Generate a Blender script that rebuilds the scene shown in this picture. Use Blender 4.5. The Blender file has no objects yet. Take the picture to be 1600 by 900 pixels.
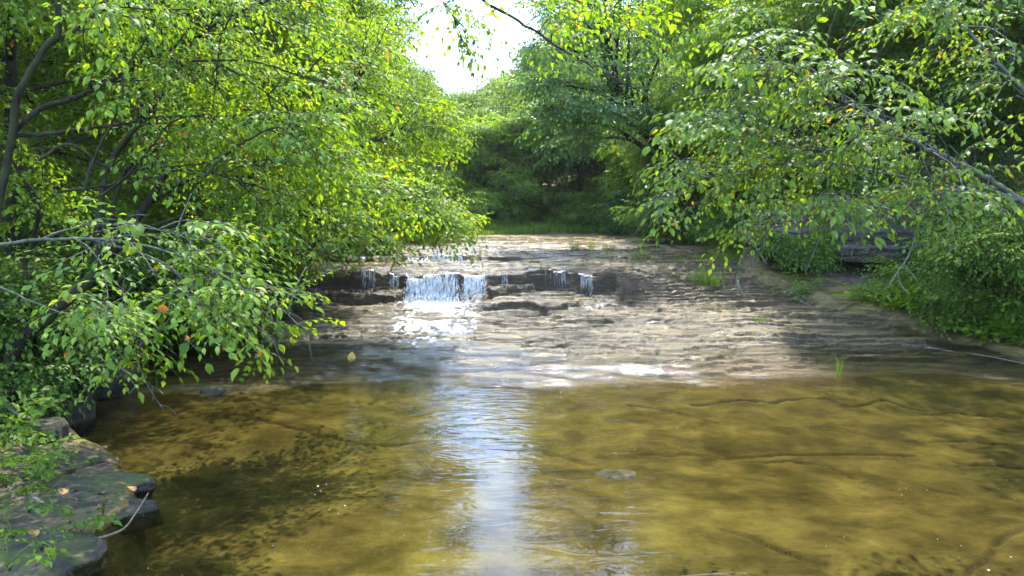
import bpy, math, random
import numpy as np
R = math.radians
C = bpy.context.scene.collection
SC = bpy.context.scene

# ------------------------------------------------------------------ camera
CAM_Z = 2.0; F = 1200.0; PITCH = math.atan((450 - 340) / F)
cam_d = bpy.data.cameras.new("camera"); cam = bpy.data.objects.new("camera", cam_d); C.objects.link(cam)
cam.location = (0, 0, CAM_Z); cam.rotation_euler = (R(90) - PITCH, 0, 0)
cam_d.sensor_width = 36; cam_d.lens = 36 * F / 1600; cam_d.clip_start = 0.05; cam_d.clip_end = 900
SC.camera = cam
# ------------------------------------------------------------------ light
SUN_EL, SUN_AZ = 60.0, 11.0            # azimuth measured from forward (+y) towards +x
w = bpy.data.worlds.new("World"); SC.world = w; w.use_nodes = True
nt = w.node_tree; bg = nt.nodes["Background"]
sky = nt.nodes.new("ShaderNodeTexSky"); sky.sky_type = 'NISHITA'; sky.sun_disc = False
sky.sun_elevation = R(SUN_EL); sky.sun_rotation = R(SUN_AZ); sky.dust_density = 5.0; sky.air_density = 1.0; sky.ozone_density = 1.5
tc = nt.nodes.new("ShaderNodeTexCoord"); mpn = nt.nodes.new("ShaderNodeMapping"); mpn.inputs["Scale"].default_value = (1, 1, 2.5); nt.links.new(tc.outputs["Generated"], mpn.inputs[0])
cn = nt.nodes.new("ShaderNodeTexNoise"); cn.inputs["Scale"].default_value = 2.2; cn.inputs["Detail"].default_value = 6; nt.links.new(mpn.outputs[0], cn.inputs["Vector"])
cr_ = nt.nodes.new("ShaderNodeValToRGB"); cr_.color_ramp.elements[0].position = .38; cr_.color_ramp.elements[0].color = (.12, .12, .12, 1); cr_.color_ramp.elements[1].position = .62; nt.links.new(cn.outputs["Fac"], cr_.inputs[0])
cm = nt.nodes.new("ShaderNodeMix"); cm.data_type = 'RGBA'; nt.links.new(cr_.outputs[0], cm.inputs[0]); nt.links.new(sky.outputs[0], cm.inputs[6]); cm.inputs[7].default_value = (6.5, 10, 17, 1)  # bright noise patches added to the sky to lift pool reflection and fill
nt.links.new(cm.outputs[2], bg.inputs[0]); bg.inputs[1].default_value = 0.15
sun_d = bpy.data.lights.new("sun", 'SUN'); sun_d.energy = 3.8; sun_d.angle = R(0.6); sun_d.color = (1, .95, .86)
sun = bpy.data.objects.new("sun", sun_d); C.objects.link(sun)
sun.rotation_euler = (R(90 - SUN_EL), 0, R(180 - SUN_AZ)); sun.location = (5, 20, 40)
SC.view_settings.view_transform = 'Standard'; SC.view_settings.look = 'None'
SC.view_settings.exposure = 1.68; SC.view_settings.gamma = 1; SC.view_settings.use_curve_mapping = False
cy = SC.cycles
cy.max_bounces = 7; cy.diffuse_bounces = 3; cy.glossy_bounces = 3; cy.transmission_bounces = 4; cy.transparent_max_bounces = 10; cy.volume_bounces = 0
cy.caustics_reflective = False; cy.caustics_refractive = False; cy.sample_clamp_indirect = 6

rng = np.random.default_rng(11)

def P(px, py, D):
    """world point seen at photo pixel (px,py) standing at forward distance D"""
    cx = (px - 800) / F; cyv = (450 - py) / F
    dy = math.cos(PITCH) + cyv * math.sin(PITCH); dz = -math.sin(PITCH) + cyv * math.cos(PITCH)
    t = D / dy
    return np.array([cx * t, D, CAM_Z + dz * t])
def PZ(px, py, z):
    a = P(px, py, 1.0); t = (z - CAM_Z) / (a[2] - CAM_Z)
    return np.array([a[0] * t, t, z])

# ------------------------------------------------------------------ noise
def _lat(seed):
    return np.random.default_rng(seed).random((256, 256))
_L = [_lat(s) for s in range(40, 52)]
def vnoise(x, y, k=0):
    L = _L[k % 12]
    xi = np.floor(x).astype(int); yi = np.floor(y).astype(int); fx = x - xi; fy = y - yi
    fx = fx * fx * (3 - 2 * fx); fy = fy * fy * (3 - 2 * fy)
    a = L[xi & 255, yi & 255]; b = L[(xi + 1) & 255, yi & 255]; c = L[xi & 255, (yi + 1) & 255]; d = L[(xi + 1) & 255, (yi + 1) & 255]
    return ((a * (1 - fx) + b * fx) * (1 - fy) + (c * (1 - fx) + d * fx) * fy) * 2 - 1
def fbm(x, y, k=0, o=4):
    s = 0; a = 1; t = 0
    for i in range(o):
        s = s + a * vnoise(x * 2 ** i + 17.3 * i, y * 2 ** i + 9.1 * i, k + i); t += a; a *= .5
    return s / t
def S(v, a, b):
    t = np.clip((v - a) / (b - a), 0, 1); return t * t * (3 - 2 * t)

# ------------------------------------------------------------------ mesh helpers
def tag(o, label=None, cat=None, group=None, kind=None):
    if label: o["label"] = label
    if cat: o["category"] = cat
    if group: o["group"] = group
    if kind: o["kind"] = kind
    return o
def mesh(name, V, Fs, mats, parent=None, smooth=True, mi=None, attrs=None):
    """Fs: list of int arrays (n,k); mi: material index per entry of Fs"""
    me = bpy.data.meshes.new(name)
    V = np.asarray(V, dtype=np.float32); me.vertices.add(len(V)); me.vertices.foreach_set("co", V.ravel())
    nl = sum(f.size for f in Fs); npy = sum(len(f) for f in Fs)
    me.loops.add(nl); me.polygons.add(npy)
    me.loops.foreach_set("vertex_index", np.concatenate([f.ravel() for f in Fs]).astype(np.int32))
    tot = np.concatenate([np.full(len(f), f.shape[1], np.int32) for f in Fs])
    st = np.concatenate([[0], np.cumsum(tot)[:-1]]).astype(np.int32)
    me.polygons.foreach_set("loop_start", st)
    try: me.polygons.foreach_set("loop_total", tot)
    except Exception: pass
    me.polygons.foreach_set("use_smooth", np.full(npy, smooth, dtype=bool))
    if mi is not None:
        me.polygons.foreach_set("material_index", np.concatenate([np.full(len(f), m, np.int32) for f, m in zip(Fs, mi)]))
    for m in (mats if isinstance(mats, (list, tuple)) else [mats]): me.materials.append(m)
    if attrs:
        for an, av in attrs.items():
            at = me.attributes.new(an, 'FLOAT_COLOR', 'POINT'); at.data.foreach_set("color", np.asarray(av, np.float32).ravel())
    me.update(calc_edges=True); me.validate()
    o = bpy.data.objects.new(name, me); C.objects.link(o)
    if parent is not None: o.parent = parent
    return o
def empty(name, loc, label, cat, group=None):
    o = bpy.data.objects.new(name, None); C.objects.link(o); o.location = tuple(loc); o.empty_display_size = .2
    return tag(o, label, cat, group)
def rel(o, parent):
    """parent a mesh whose vertices are in world space, keeping it in place"""
    o.parent = parent; o.matrix_parent_inverse.identity(); o.location = (-parent.location[0], -parent.location[1], -parent.location[2])
    return o
def smooth_path(pts, n=6):
    pts = np.asarray(pts, float); out = []
    Q = np.vstack([2 * pts[0] - pts[1], pts, 2 * pts[-1] - pts[-2]])
    for i in range(1, len(Q) - 2):
        for t in np.linspace(0, 1, n, endpoint=False):
            a, b, c, d = Q[i - 1], Q[i], Q[i + 1], Q[i + 2]
            out.append(.5 * ((2 * b) + (-a + c) * t + (2 * a - 5 * b + 4 * c - d) * t * t + (-a + 3 * b - 3 * c + d) * t ** 3))
    out.append(Q[-2]); return np.array(out)
def tube(path, r0, r1, sides=7, wob=.12, rs=None):
    path = np.asarray(path, float); n = len(path)
    T = np.gradient(path, axis=0); T /= np.linalg.norm(T, axis=1)[:, None] + 1e-9
    ref = np.array([0.3, 0.2, 1.0]) if abs(T[0][2]) < .8 else np.array([1.0, .2, 0])
    A = np.cross(T, ref); A /= np.linalg.norm(A, axis=1)[:, None] + 1e-9; B = np.cross(T, A)
    th = np.linspace(0, 2 * np.pi, sides, endpoint=False)
    rr = np.linspace(r0, r1, n)[:, None] * (1 + wob * (rng.random((n, sides)) - .5))
    V = path[:, None] + A[:, None] * (np.cos(th) * rr)[..., None] + B[:, None] * (np.sin(th) * rr)[..., None]
    V = V.reshape(-1, 3); i = np.arange(n - 1)[:, None] * sides; j = np.arange(sides)[None]
    a = i + j; b = i + (j + 1) % sides
    Fq = np.stack([a, b, b + sides, a + sides], -1).reshape(-1, 4)
    V = np.vstack([V, path[:1], path[-1:]]); c0, c1 = n * sides, n * sides + 1; jj = np.arange(sides)
    Ft = np.vstack([np.stack([(jj + 1) % sides, jj, np.full(sides, c0)], -1), np.stack([(n - 1) * sides + jj, (n - 1) * sides + (jj + 1) % sides, np.full(sides, c1)], -1)])
    return V, Fq, Ft
class Acc:
    def __init__(s): s.V = []; s.T = []; s.Q = []; s.n = 0
    def add(s, V, T=None, Q=None):
        s.V.append(V)
        if T is not None and len(T): s.T.append(np.asarray(T) + s.n)
        if Q is not None and len(Q): s.Q.append(np.asarray(Q) + s.n)
        s.n += len(V)
    def tube(s, path, r0, r1, sides=5, wob=.1):
        V, q, t = tube(path, r0, r1, sides, wob); s.add(V, t, q)
    def arrays(s):
        V = np.vstack(s.V); Fs = []
        if s.Q: Fs.append(np.vstack(s.Q))
        if s.T: Fs.append(np.vstack(s.T))
        return V, Fs
    def build(s, name, mat, **k):
        V, Fs = s.arrays(); return mesh(name, V, Fs, mat, **k)

# ------------------------------------------------------------------ materials
def mat(name):
    m = bpy.data.materials.new(name); m.use_nodes = True; nt = m.node_tree; nt.nodes.clear()
    out = nt.nodes.new("ShaderNodeOutputMaterial"); return m, nt, out
def N(nt, t, **k):
    n = nt.nodes.new(t)
    for a, b in k.items(): setattr(n, a, b)
    return n
def ramp(nt, fac, stops, interp='LINEAR'):
    r = N(nt, "ShaderNodeValToRGB"); r.color_ramp.interpolation = interp
    e = r.color_ramp.elements
    while len(e) < len(stops): e.new(.5)
    for i, (p, c) in enumerate(stops):
        e[i].position = p; e[i].color = (*c, 1) if len(c) == 3 else c
    nt.links.new(fac, r.inputs[0]); return r.outputs[0]
def noise(nt, vec, scale, detail=4, rough=.55, dist=0):
    n = N(nt, "ShaderNodeTexNoise"); n.inputs["Scale"].default_value = scale; n.inputs["Detail"].default_value = detail
    n.inputs["Roughness"].default_value = rough; n.inputs["Distortion"].default_value = dist
    if vec is not None: nt.links.new(vec, n.inputs["Vector"])
    return n.outputs["Fac"]
def mapping(nt, vec, scale, loc=(0, 0, 0)):
    n = N(nt, "ShaderNodeMapping"); n.inputs["Scale"].default_value = scale; n.inputs["Location"].default_value = loc
    nt.links.new(vec, n.inputs["Vector"]); return n.outputs[0]
def mixc(nt, fac, a, b, mode='MIX'):
    n = N(nt, "ShaderNodeMix", data_type='RGBA', blend_type=mode)
    for sock, v in ((n.inputs[0], fac), (n.inputs[6], a), (n.inputs[7], b)):
        if isinstance(v, (int, float)): sock.default_value = v
        elif isinstance(v, tuple): sock.default_value = (*v, 1)
        else: nt.links.new(v, sock)
    return n.outputs[2]
def math_(nt, op, a, b=0.0, clamp=False):
    n = N(nt, "ShaderNodeMath", operation=op); n.use_clamp = clamp
    for s, v in ((n.inputs[0], a), (n.inputs[1], b)):
        if isinstance(v, (int, float)): s.default_value = v
        else: nt.links.new(v, s)
    return n.outputs[0]
def bump(nt, h, strength, dist, normal=None):
    b = N(nt, "ShaderNodeBump"); b.inputs["Strength"].default_value = strength; b.inputs["Distance"].default_value = dist
    nt.links.new(h, b.inputs["Height"])
    if normal is not None: nt.links.new(normal, b.inputs["Normal"])
    return b.outputs[0]
def wpos(nt): return N(nt, "ShaderNodeNewGeometry").outputs["Position"]

def leaf_mat(name, stops, trans=.5, tcol=(1.6, 1.35, .35), rough=.42, spec=.5):
    m, nt, out = mat(name); g = N(nt, "ShaderNodeNewGeometry")
    col = ramp(nt, g.outputs["Random Per Island"], stops)
    big = noise(nt, g.outputs["Position"], .9, 2)
    col = mixc(nt, math_(nt, 'MULTIPLY', big, .5), col, mixc(nt, 1, col, (1.5, 1.2, .6), 'MULTIPLY'))
    p = N(nt, "ShaderNodeBsdfPrincipled"); p.inputs["Roughness"].default_value = rough + .08; p.inputs["Specular IOR Level"].default_value = spec * .55
    nt.links.new(col, p.inputs["Base Color"])
    tr = N(nt, "ShaderNodeBsdfTranslucent"); nt.links.new(mixc(nt, 1, col, tcol, 'MULTIPLY'), tr.inputs["Color"])
    mx = N(nt, "ShaderNodeMixShader"); mx.inputs[0].default_value = trans
    nt.links.new(p.outputs[0], mx.inputs[1]); nt.links.new(tr.outputs[0], mx.inputs[2]); nt.links.new(mx.outputs[0], out.inputs[0])
    return m
LEAF = {
 'bright': leaf_mat('leaf_bright', [(0, (.06, .14, .016)), (.45, (.11, .22, .02)), (.85, (.17, .3, .026)), (.99, (.2, .3, .03)), (.996, (.33, .14, .02))], .55, (2.1, 1.75, .4)),
 'fresh': leaf_mat('leaf_fresh', [(0, (.06, .135, .018)), (.5, (.105, .2, .022)), (.985, (.13, .23, .025)), (.996, (.3, .2, .02))], .5, (1.9, 1.6, .45)),
 'mid': leaf_mat('leaf_mid', [(0, (.065, .145, .026)), (.5, (.105, .21, .033)), (1, (.16, .28, .04))], .5),
 'blue': leaf_mat('leaf_blue_green', [(0, (.05, .13, .04)), (.5, (.08, .18, .05)), (1, (.13, .24, .055))], .42, (1.5, 1.5, .5), .28, .8),
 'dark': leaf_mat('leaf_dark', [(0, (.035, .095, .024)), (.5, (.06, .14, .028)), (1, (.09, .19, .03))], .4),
 'pale': leaf_mat('leaf_pale', [(0, (.07, .13, .05)), (.5, (.1, .17, .06)), (1, (.14, .2, .07))], .45),
 'tan': leaf_mat('leaf_tan', [(0, (.16, .15, .05)), (.5, (.24, .18, .06)), (1, (.3, .22, .09))], .45, (1.4, 1.2, .5)),
 'grass': leaf_mat('grass_blade', [(0, (.06, .14, .016)), (.5, (.1, .2, .02)), (1, (.17, .26, .035))], .45),
}
def bark_mat(name, a, b, moss=0.0):
    m, nt, out = mat(name); v = wpos(nt)
    n1 = noise(nt, mapping(nt, v, (1, 1, .35)), 28, 5, .65); n2 = noise(nt, v, 5, 3)
    col = ramp(nt, n1, [(.3, a), (.7, b)])
    col = mixc(nt, math_(nt, 'MULTIPLY', ramp(nt, n2, [(.45, (0, 0, 0)), (.6, (1, 1, 1))]), moss), col, (.07, .1, .025))
    p = N(nt, "ShaderNodeBsdfPrincipled"); p.inputs["Roughness"].default_value = .85
    nt.links.new(col, p.inputs["Base Color"]); p.inputs['Specular IOR Level'].default_value = .2; nt.links.new(bump(nt, n1, .8, .02), p.inputs["Normal"])
    nt.links.new(p.outputs[0], out.inputs[0]); return m
BARK = bark_mat('bark_dark', (.009, .007, .004), (.04, .03, .018), .3)
BARK_G = bark_mat('bark_grey', (.04, .036, .028), (.15, .14, .115), .3)
BARK_L = bark_mat('bark_lichen', (.11, .1, .08), (.3, .28, .23), .1)
WOODB = bark_mat('dead_wood', (.12, .08, .05), (.34, .27, .2), 0)

def rock_mat(name, bed=True):
    m, nt, out = mat(name); v = wpos(nt)
    at = N(nt, "ShaderNodeAttribute", attribute_name="mask"); sep = N(nt, "ShaderNodeSeparateColor"); nt.links.new(at.outputs["Color"], sep.inputs[0])
    ucol, dark, wet = sep.outputs[0], sep.outputs[1], sep.outputs[2]; under = at.outputs['Alpha']
    vs = mapping(nt, v, (1.2, 2.6, 9)); n_str = noise(nt, vs, 2.4, 7, .68, .5)
    n_big = noise(nt, v, .8, 3); n_f = noise(nt, v, 22, 5, .7)
    dry = ramp(nt, n_str, [(.3, (.026, .019, .006)), (.42, (.085, .056, .014)), (.54, (.2, .138, .027)), (.68, (.34, .255, .065))])
    dry = mixc(nt, ramp(nt, n_big, [(.42, (0, 0, 0)), (.62, (.75, .75, .75))]), dry, mixc(nt, n_str, (.09, .055, .018), (.27, .18, .06)))
    ua = noise(nt, mapping(nt, v, (1, 1.25, 1)), 2.1, 6, .66, .25)
    wetc = ramp(nt, ua, [(.3, (.022, .021, .01)), (.43, (.055, .046, .017)), (.57, (.11, .09, .028)), (.7, (.17, .148, .042))])
    wetc = mixc(nt, math_(nt, 'MULTIPLY', n_f, .45), wetc, (.06, .045, .012))
    # seams between the thin beds, and pits
    seam = noise(nt, mapping(nt, v, (.9, 2.7, 16)), 3.0, 6, .7, .8)
    sm = ramp(nt, seam, [(.415, (1, 1, 1)), (.45, (0, 0, 0))])
    dry = mixc(nt, math_(nt, 'MULTIPLY', sm, .8), dry, (.03, .026, .018))
    dry = mixc(nt, ramp(nt, n_f, [(.33, (.8, .8, .8)), (.45, (0, 0, 0))]), dry, (.05, .045, .03))
    dry = mixc(nt, ramp(nt, noise(nt, v, 3.1, 5, .6), [(.54, (0, 0, 0)), (.68, (.45, .45, .45))]), dry, (.15, .135, .095))
    col = mixc(nt, ucol, dry, wetc)
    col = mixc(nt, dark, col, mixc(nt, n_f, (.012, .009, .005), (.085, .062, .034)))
    p = N(nt, "ShaderNodeBsdfPrincipled"); nt.links.new(col, p.inputs["Base Color"])
    rg = math_(nt, 'SUBTRACT', .8, math_(nt, 'MULTIPLY', wet, .45)); nt.links.new(math_(nt, 'MAXIMUM', rg, under), p.inputs["Roughness"])
    nt.links.new(math_(nt, 'SUBTRACT', .5, math_(nt, 'MAXIMUM', math_(nt, 'MULTIPLY', under, .5), math_(nt, 'MULTIPLY', dark, .32))), p.inputs["Specular IOR Level"])
    n_g = noise(nt, v, 70, 3, .7)
    hb = math_(nt, 'MULTIPLY', n_str, math_(nt, 'SUBTRACT', 1, math_(nt, 'MULTIPLY', under, .9)))
    b1 = bump(nt, hb, 1.0, .06); b2 = bump(nt, n_f, .8, .02, b1); b3 = bump(nt, n_g, .6, .006, b2); nt.links.new(b3, p.inputs["Normal"])
    nt.links.new(p.outputs[0], out.inputs[0]); return m
ROCKBED = rock_mat('stream_rock')
def simple_rock(name, stops, moss=.5):
    m, nt, out = mat(name); v = wpos(nt)
    n1 = noise(nt, mapping(nt, v, (1, 1, 3)), 4, 6, .65, .5); n2 = noise(nt, v, 30, 4, .7); n3 = noise(nt, v, 2.6, 4)
    col = ramp(nt, n1, stops)
    col = mixc(nt, ramp(nt, noise(nt, v, 13, 6, .7), [(.38, (.85, .85, .85)), (.55, (0, 0, 0))]), col, (.02, .018, .012))
    col = mixc(nt, ramp(nt, noise(nt, v, 7, 6, .75), [(.6, (0, 0, 0)), (.68, (.6, .6, .6))]), col, (.25, .24, .19))
    g = N(nt, "ShaderNodeNewGeometry"); sx = N(nt, "ShaderNodeSeparateXYZ"); nt.links.new(g.outputs["Normal"], sx.inputs[0])
    mo = math_(nt, 'MULTIPLY', math_(nt, 'MULTIPLY', ramp(nt, n3, [(.42, (0, 0, 0)), (.6, (1, 1, 1))]), math_(nt, 'MAXIMUM', sx.outputs[2], 0)), moss)
    col = mixc(nt, mo, col, mixc(nt, n2, (.04, .06, .012), (.13, .15, .03)))
    p = N(nt, "ShaderNodeBsdfPrincipled"); nt.links.new(col, p.inputs["Base Color"]); p.inputs["Roughness"].default_value = .8
    n4 = noise(nt, mapping(nt, v, (1, 1, 2)), 11, 7, .75); nt.links.new(bump(nt, n4, 1, .05, bump(nt, n1, 1, .06)), p.inputs["Normal"]); nt.links.new(p.outputs[0], out.inputs[0]); return m
ROCK_M = simple_rock('mossy_rock', [(.3, (.014, .012, .008)), (.5, (.05, .042, .026)), (.7, (.12, .105, .065))], .75)
ROCK_D = simple_rock('brown_ledge_rock', [(.3, (.03, .026, .02)), (.5, (.09, .075, .055)), (.7, (.2, .17, .13))], .5)  # grey-brown stone tones with some moss
def floor_mat():
    m, nt, out = mat('leaf_litter_soil'); v = wpos(nt)
    n1 = noise(nt, v, 14, 5, .7); n2 = noise(nt, v, 1.3, 3); vo = N(nt, "ShaderNodeTexVoronoi"); vo.inputs["Scale"].default_value = 16; nt.links.new(v, vo.inputs["Vector"])
    col = ramp(nt, n1, [(.3, (.03, .022, .014)), (.5, (.085, .06, .037)), (.68, (.17, .12, .075))])
    bw = N(nt, 'ShaderNodeRGBToBW'); nt.links.new(vo.outputs['Color'], bw.inputs[0]); col = mixc(nt, .4, col, mixc(nt, bw.outputs[0], (.03, .022, .014), (.2, .14, .08)))
    col = mixc(nt, ramp(nt, n2, [(.5, (0, 0, 0)), (.65, (.6, .6, .6))]), col, (.04, .07, .018))
    p = N(nt, "ShaderNodeBsdfPrincipled"); nt.links.new(col, p.inputs["Base Color"]); p.inputs["Roughness"].default_value = .95
    nt.links.new(bump(nt, n1, 1, .05), p.inputs["Normal"]); nt.links.new(p.outputs[0], out.inputs[0]); return m
FLOOR = floor_mat()
def water_mat():
    m, nt, out = mat('creek_water'); v = wpos(nt)
    sx = N(nt, "ShaderNodeSeparateXYZ"); nt.links.new(v, sx.inputs[0])
    far = ramp(nt, math_(nt, 'DIVIDE', sx.outputs[1], 10.0), [(.42, (0.17, 0.17, 0.17)), (.65, (.4, .4, .4)), (.9, (1, 1, 1))])
    big = noise(nt, mapping(nt, v, (1.1, 2.6, 1)), 2.0, 2, .5, 1.0)
    med = noise(nt, mapping(nt, v, (1, 3.0, 1)), 7, 3, .5, .5)
    fine = noise(nt, mapping(nt, v, (1, 2.0, 1)), 24, 2, .5)
    h = math_(nt, 'ADD', big, math_(nt, 'ADD', math_(nt, 'MULTIPLY', med, math_(nt, 'ADD', math_(nt, 'MULTIPLY', far, .16), .03)), math_(nt, 'MULTIPLY', fine, math_(nt, 'MULTIPLY', math_(nt, 'MULTIPLY', far, far), .02))))
    b = N(nt, "ShaderNodeBump"); b.inputs["Distance"].default_value = .028; nt.links.new(h, b.inputs["Height"])
    nt.links.new(math_(nt, 'MULTIPLY', math_(nt, 'ADD', far, .15), .6), b.inputs["Strength"])
    fr = N(nt, "ShaderNodeFresnel"); fr.inputs["IOR"].default_value = 1.34; nt.links.new(b.outputs[0], fr.inputs["Normal"])
    gl = N(nt, "ShaderNodeBsdfGlossy"); gl.inputs["Roughness"].default_value = .015; nt.links.new(b.outputs[0], gl.inputs["Normal"])
    tr = N(nt, "ShaderNodeBsdfTransparent"); tr.inputs[0].default_value = (.93, .9, .76, 1)
    mx = N(nt, "ShaderNodeMixShader"); nt.links.new(fr.outputs[0], mx.inputs[0]); nt.links.new(tr.outputs[0], mx.inputs[1]); nt.links.new(gl.outputs[0], mx.inputs[2])
    nt.links.new(mx.outputs[0], out.inputs[0]); return m
WATER = water_mat()
def film_mat():
    m, nt, out = mat('running_water'); v = wpos(nt)
    at = N(nt, "ShaderNodeAttribute", attribute_name="mask"); sep = N(nt, "ShaderNodeSeparateColor"); nt.links.new(at.outputs["Color"], sep.inputs[0])
    n1 = noise(nt, mapping(nt, v, (1.4, 1, 1)), 26, 4, .65, .8); n2 = noise(nt, mapping(nt, v, (1, .45, 1)), 9, 5, .7, .5)
    b = bump(nt, n1, .6, .014)
    fr = N(nt, "ShaderNodeFresnel"); fr.inputs["IOR"].default_value = 1.34; nt.links.new(b, fr.inputs["Normal"])
    gl = N(nt, "ShaderNodeBsdfGlossy"); gl.inputs["Roughness"].default_value = .06; nt.links.new(b, gl.inputs["Normal"])
    tr = N(nt, "ShaderNodeBsdfTransparent"); tr.inputs[0].default_value = (.96, .92, .8, 1)
    mx = N(nt, "ShaderNodeMixShader"); nt.links.new(fr.outputs[0], mx.inputs[0]); nt.links.new(tr.outputs[0], mx.inputs[1]); nt.links.new(gl.outputs[0], mx.inputs[2])
    df = N(nt, "ShaderNodeBsdfPrincipled"); df.inputs["Base Color"].default_value = (.85, .87, .88, 1); df.inputs["Roughness"].default_value = .35; nt.links.new(b, df.inputs["Normal"])
    foam = math_(nt, 'MULTIPLY', math_(nt, 'SUBTRACT', math_(nt, 'ADD', n2, math_(nt, 'MULTIPLY', sep.outputs[0], .5)), .72), 6.0, True)
    foam = math_(nt, 'MULTIPLY', foam, .9)
    m2 = N(nt, "ShaderNodeMixShader"); nt.links.new(foam, m2.inputs[0]); nt.links.new(mx.outputs[0], m2.inputs[1]); nt.links.new(df.outputs[0], m2.inputs[2])
    nt.links.new(m2.outputs[0], out.inputs[0]); return m
FILM = film_mat()
def fall_mat():
    m, nt, out = mat('falling_water')
    p = N(nt, "ShaderNodeBsdfPrincipled"); p.inputs["Base Color"].default_value = (.86, .9, .93, 1); p.inputs["Roughness"].default_value = .15
    tl = N(nt, "ShaderNodeBsdfTranslucent"); tl.inputs[0].default_value = (.86, .9, .93, 1)
    tr = N(nt, "ShaderNodeBsdfTransparent")
    a = N(nt, "ShaderNodeMixShader"); a.inputs[0].default_value = .5; nt.links.new(p.outputs[0], a.inputs[1]); nt.links.new(tl.outputs[0], a.inputs[2])
    b = N(nt, "ShaderNodeMixShader"); nt.links.new(ramp(nt, noise(nt, mapping(nt, wpos(nt), (1, 1, .3)), 26, 4, .7), [(.38, (0, 0, 0)), (.62, (.85, .85, .85))]), b.inputs[0]); nt.links.new(a.outputs[0], b.inputs[1]); nt.links.new(tr.outputs[0], b.inputs[2])
    nt.links.new(b.outputs[0], out.inputs[0]); return m
FALL = fall_mat()
def flat_mat(name, c, rough=.8):
    m, nt, out = mat(name); v = wpos(nt)
    p = N(nt, "ShaderNodeBsdfPrincipled"); p.inputs["Roughness"].default_value = rough
    nt.links.new(ramp(nt, noise(nt, v, 40, 3), [(.3, tuple(x * .6 for x in c)), (.7, c)]), p.inputs["Base Color"]); nt.links.new(p.outputs[0], out.inputs[0]); return m
SPECK = flat_mat('foam_speck', (.8, .8, .76), .5)
DEADLEAF = flat_mat('dead_leaf', (.42, .2, .07)); YELLEAF = flat_mat('yellow_leaf', (.55, .36, .06))

# ------------------------------------------------------------------ terrain height
def XL(y): return np.interp(y, [-10, 3, 4.3, 5.2, 5.6, 6.2, 7, 8, 8.4, 10, 14, 20, 30, 36, 45], [-3.1, -2.65, -2.72, -2.68, -2.85, -3.2, -4, -4.9, -5.1, -5.5, -5.6, -4.8, -2.6, -2.5, -6])
def XR(y): return np.interp(y, [-10, 3, 8, 9.5, 10.4, 11.4, 12.5, 14.3, 16, 20, 30, 36, 45], [9, 9, 8, 7.4, 7.0, 6.3, 6.1, 4.7, 4.9, 6.1, 5.2, 5, 8])
CRACKS = [[(380, 665), (420, 672), (480, 680), (540, 688), (620, 690), (690, 688)], [(700, 682), (760, 695), (830, 700), (900, 712)],
 [(1000, 705), (1070, 705), (1140, 708), (1230, 703), (1330, 702), (1430, 702)], [(1080, 648), (1200, 645), (1280, 640), (1330, 648), (1380, 641), (1420, 648), (1500, 650), (1600, 658)],
 [(1420, 685), (1500, 683), (1620, 689)], [(1500, 712), (1620, 719)], [(1120, 802), (1160, 810), (1200, 825), (1250, 842)],
 [(1160, 714), (1230, 712), (1290, 718), (1335, 733)], [(1460, 895), (1500, 868), (1545, 842), (1570, 812), (1620, 798)], [(980, 650), (1040, 655), (1120, 668)]]
def bed_profile(x, y):
    e = np.interp(x, [-6, -4.2, -1.5, 0, 2.5, 5, 7], [-.7, -.6, .05, -.15, -.2, .45, .2]) + .3 * fbm(x * .7, y * .5, 3, 3) + .22 * fbm(x * 2.3, y * 1.2, 4, 4)
    yy = y - e * (1 - S(y, 9.5, 12))
    lo = np.interp(yy, [-10, 5, 7.2, 8.4, 9.0, 9.4, 10.2, 11, 11.8, 12.8, 13.8, 18], [-.42, -.36, -.27, -.12, -.03, .03, .12, .21, .3, .42, .54, .75])
    lo = lo + (.08 + .05 * vnoise(x * 1.7, x * 0, 6)) * S(x, -.9, -.3) * (1 - S(x, 1.0, 1.4)) * S(y + .3 * fbm(x * 1.6, y * 0, 4, 4), 12.95, 12.99) 
    lo = lo + np.exp(-((x - 1.75) / .3) ** 2 - ((y - 13.5) / .35) ** 2) * .12
    up = np.interp(y, [12, 14, 16.8, 31, 33, 45, 130], [.94, 1.0, 1.07, 1.2, 1.45, 1.7, 14])
    up = up + (.14 * fbm(x * 1.5 + 2, x * 0 + 7.7, 7, 5) - .05 * np.exp(-((x + 1.45) / .45) ** 2) - .04 * np.exp(-((x + .68) / .2) ** 2)) * (1 - S(y, 14.2, 15.6))
    up = up + .11 * S(y + .25 * fbm(x * .9, x * 0, 6, 3), 16.9, 16.97) * (1 - S(x, .0, .8))  + .11 * S(x, 0, .8) * S(y, 16, 19)
    lip = 14.0 + .22 * fbm(x * .9 + 4, x * 0 + .3, 5, 4) + np.interp(x, [-6, -3.9, -3, -.8, .2, 1.2, 1.6, 2.2, 2.9], [.2, .1, 0, 0, .12, .2, .0, -.6, -.9])
    wd = np.interp(x, [-9, 1.3, 1.9, 2.4, 3.2, 6], [.13, .13, .5, 1.2, 2.5, 2.9])
    sc = np.clip((wd - .13) / .5, 0, 1)
    wgt = 0
    for k in range(5):
        lk = lip + (1 - sc) * (.10 * fbm(x * 2.6 + 9 * k, x * 0 + 3.3 * k, 5 + k, 4) + .035 * k - .05)
        if k < 2: lk = lk - .34 * (1 - sc) * S(fbm(x * 1.1 + 6, x * 0 + 2.2, 3, 4), -.12, .02) * (1 - S(x, -2.1, -1.9) * (1 - S(x, -.5, -.35)))
        wgt = wgt + .2 * S(y, lk, lk + .02 + (wd - .11) * np.clip(sc * 3, 0, 1))
    # a secondary break half way down the face at the left end
    return lo, up, wgt, lip
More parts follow.
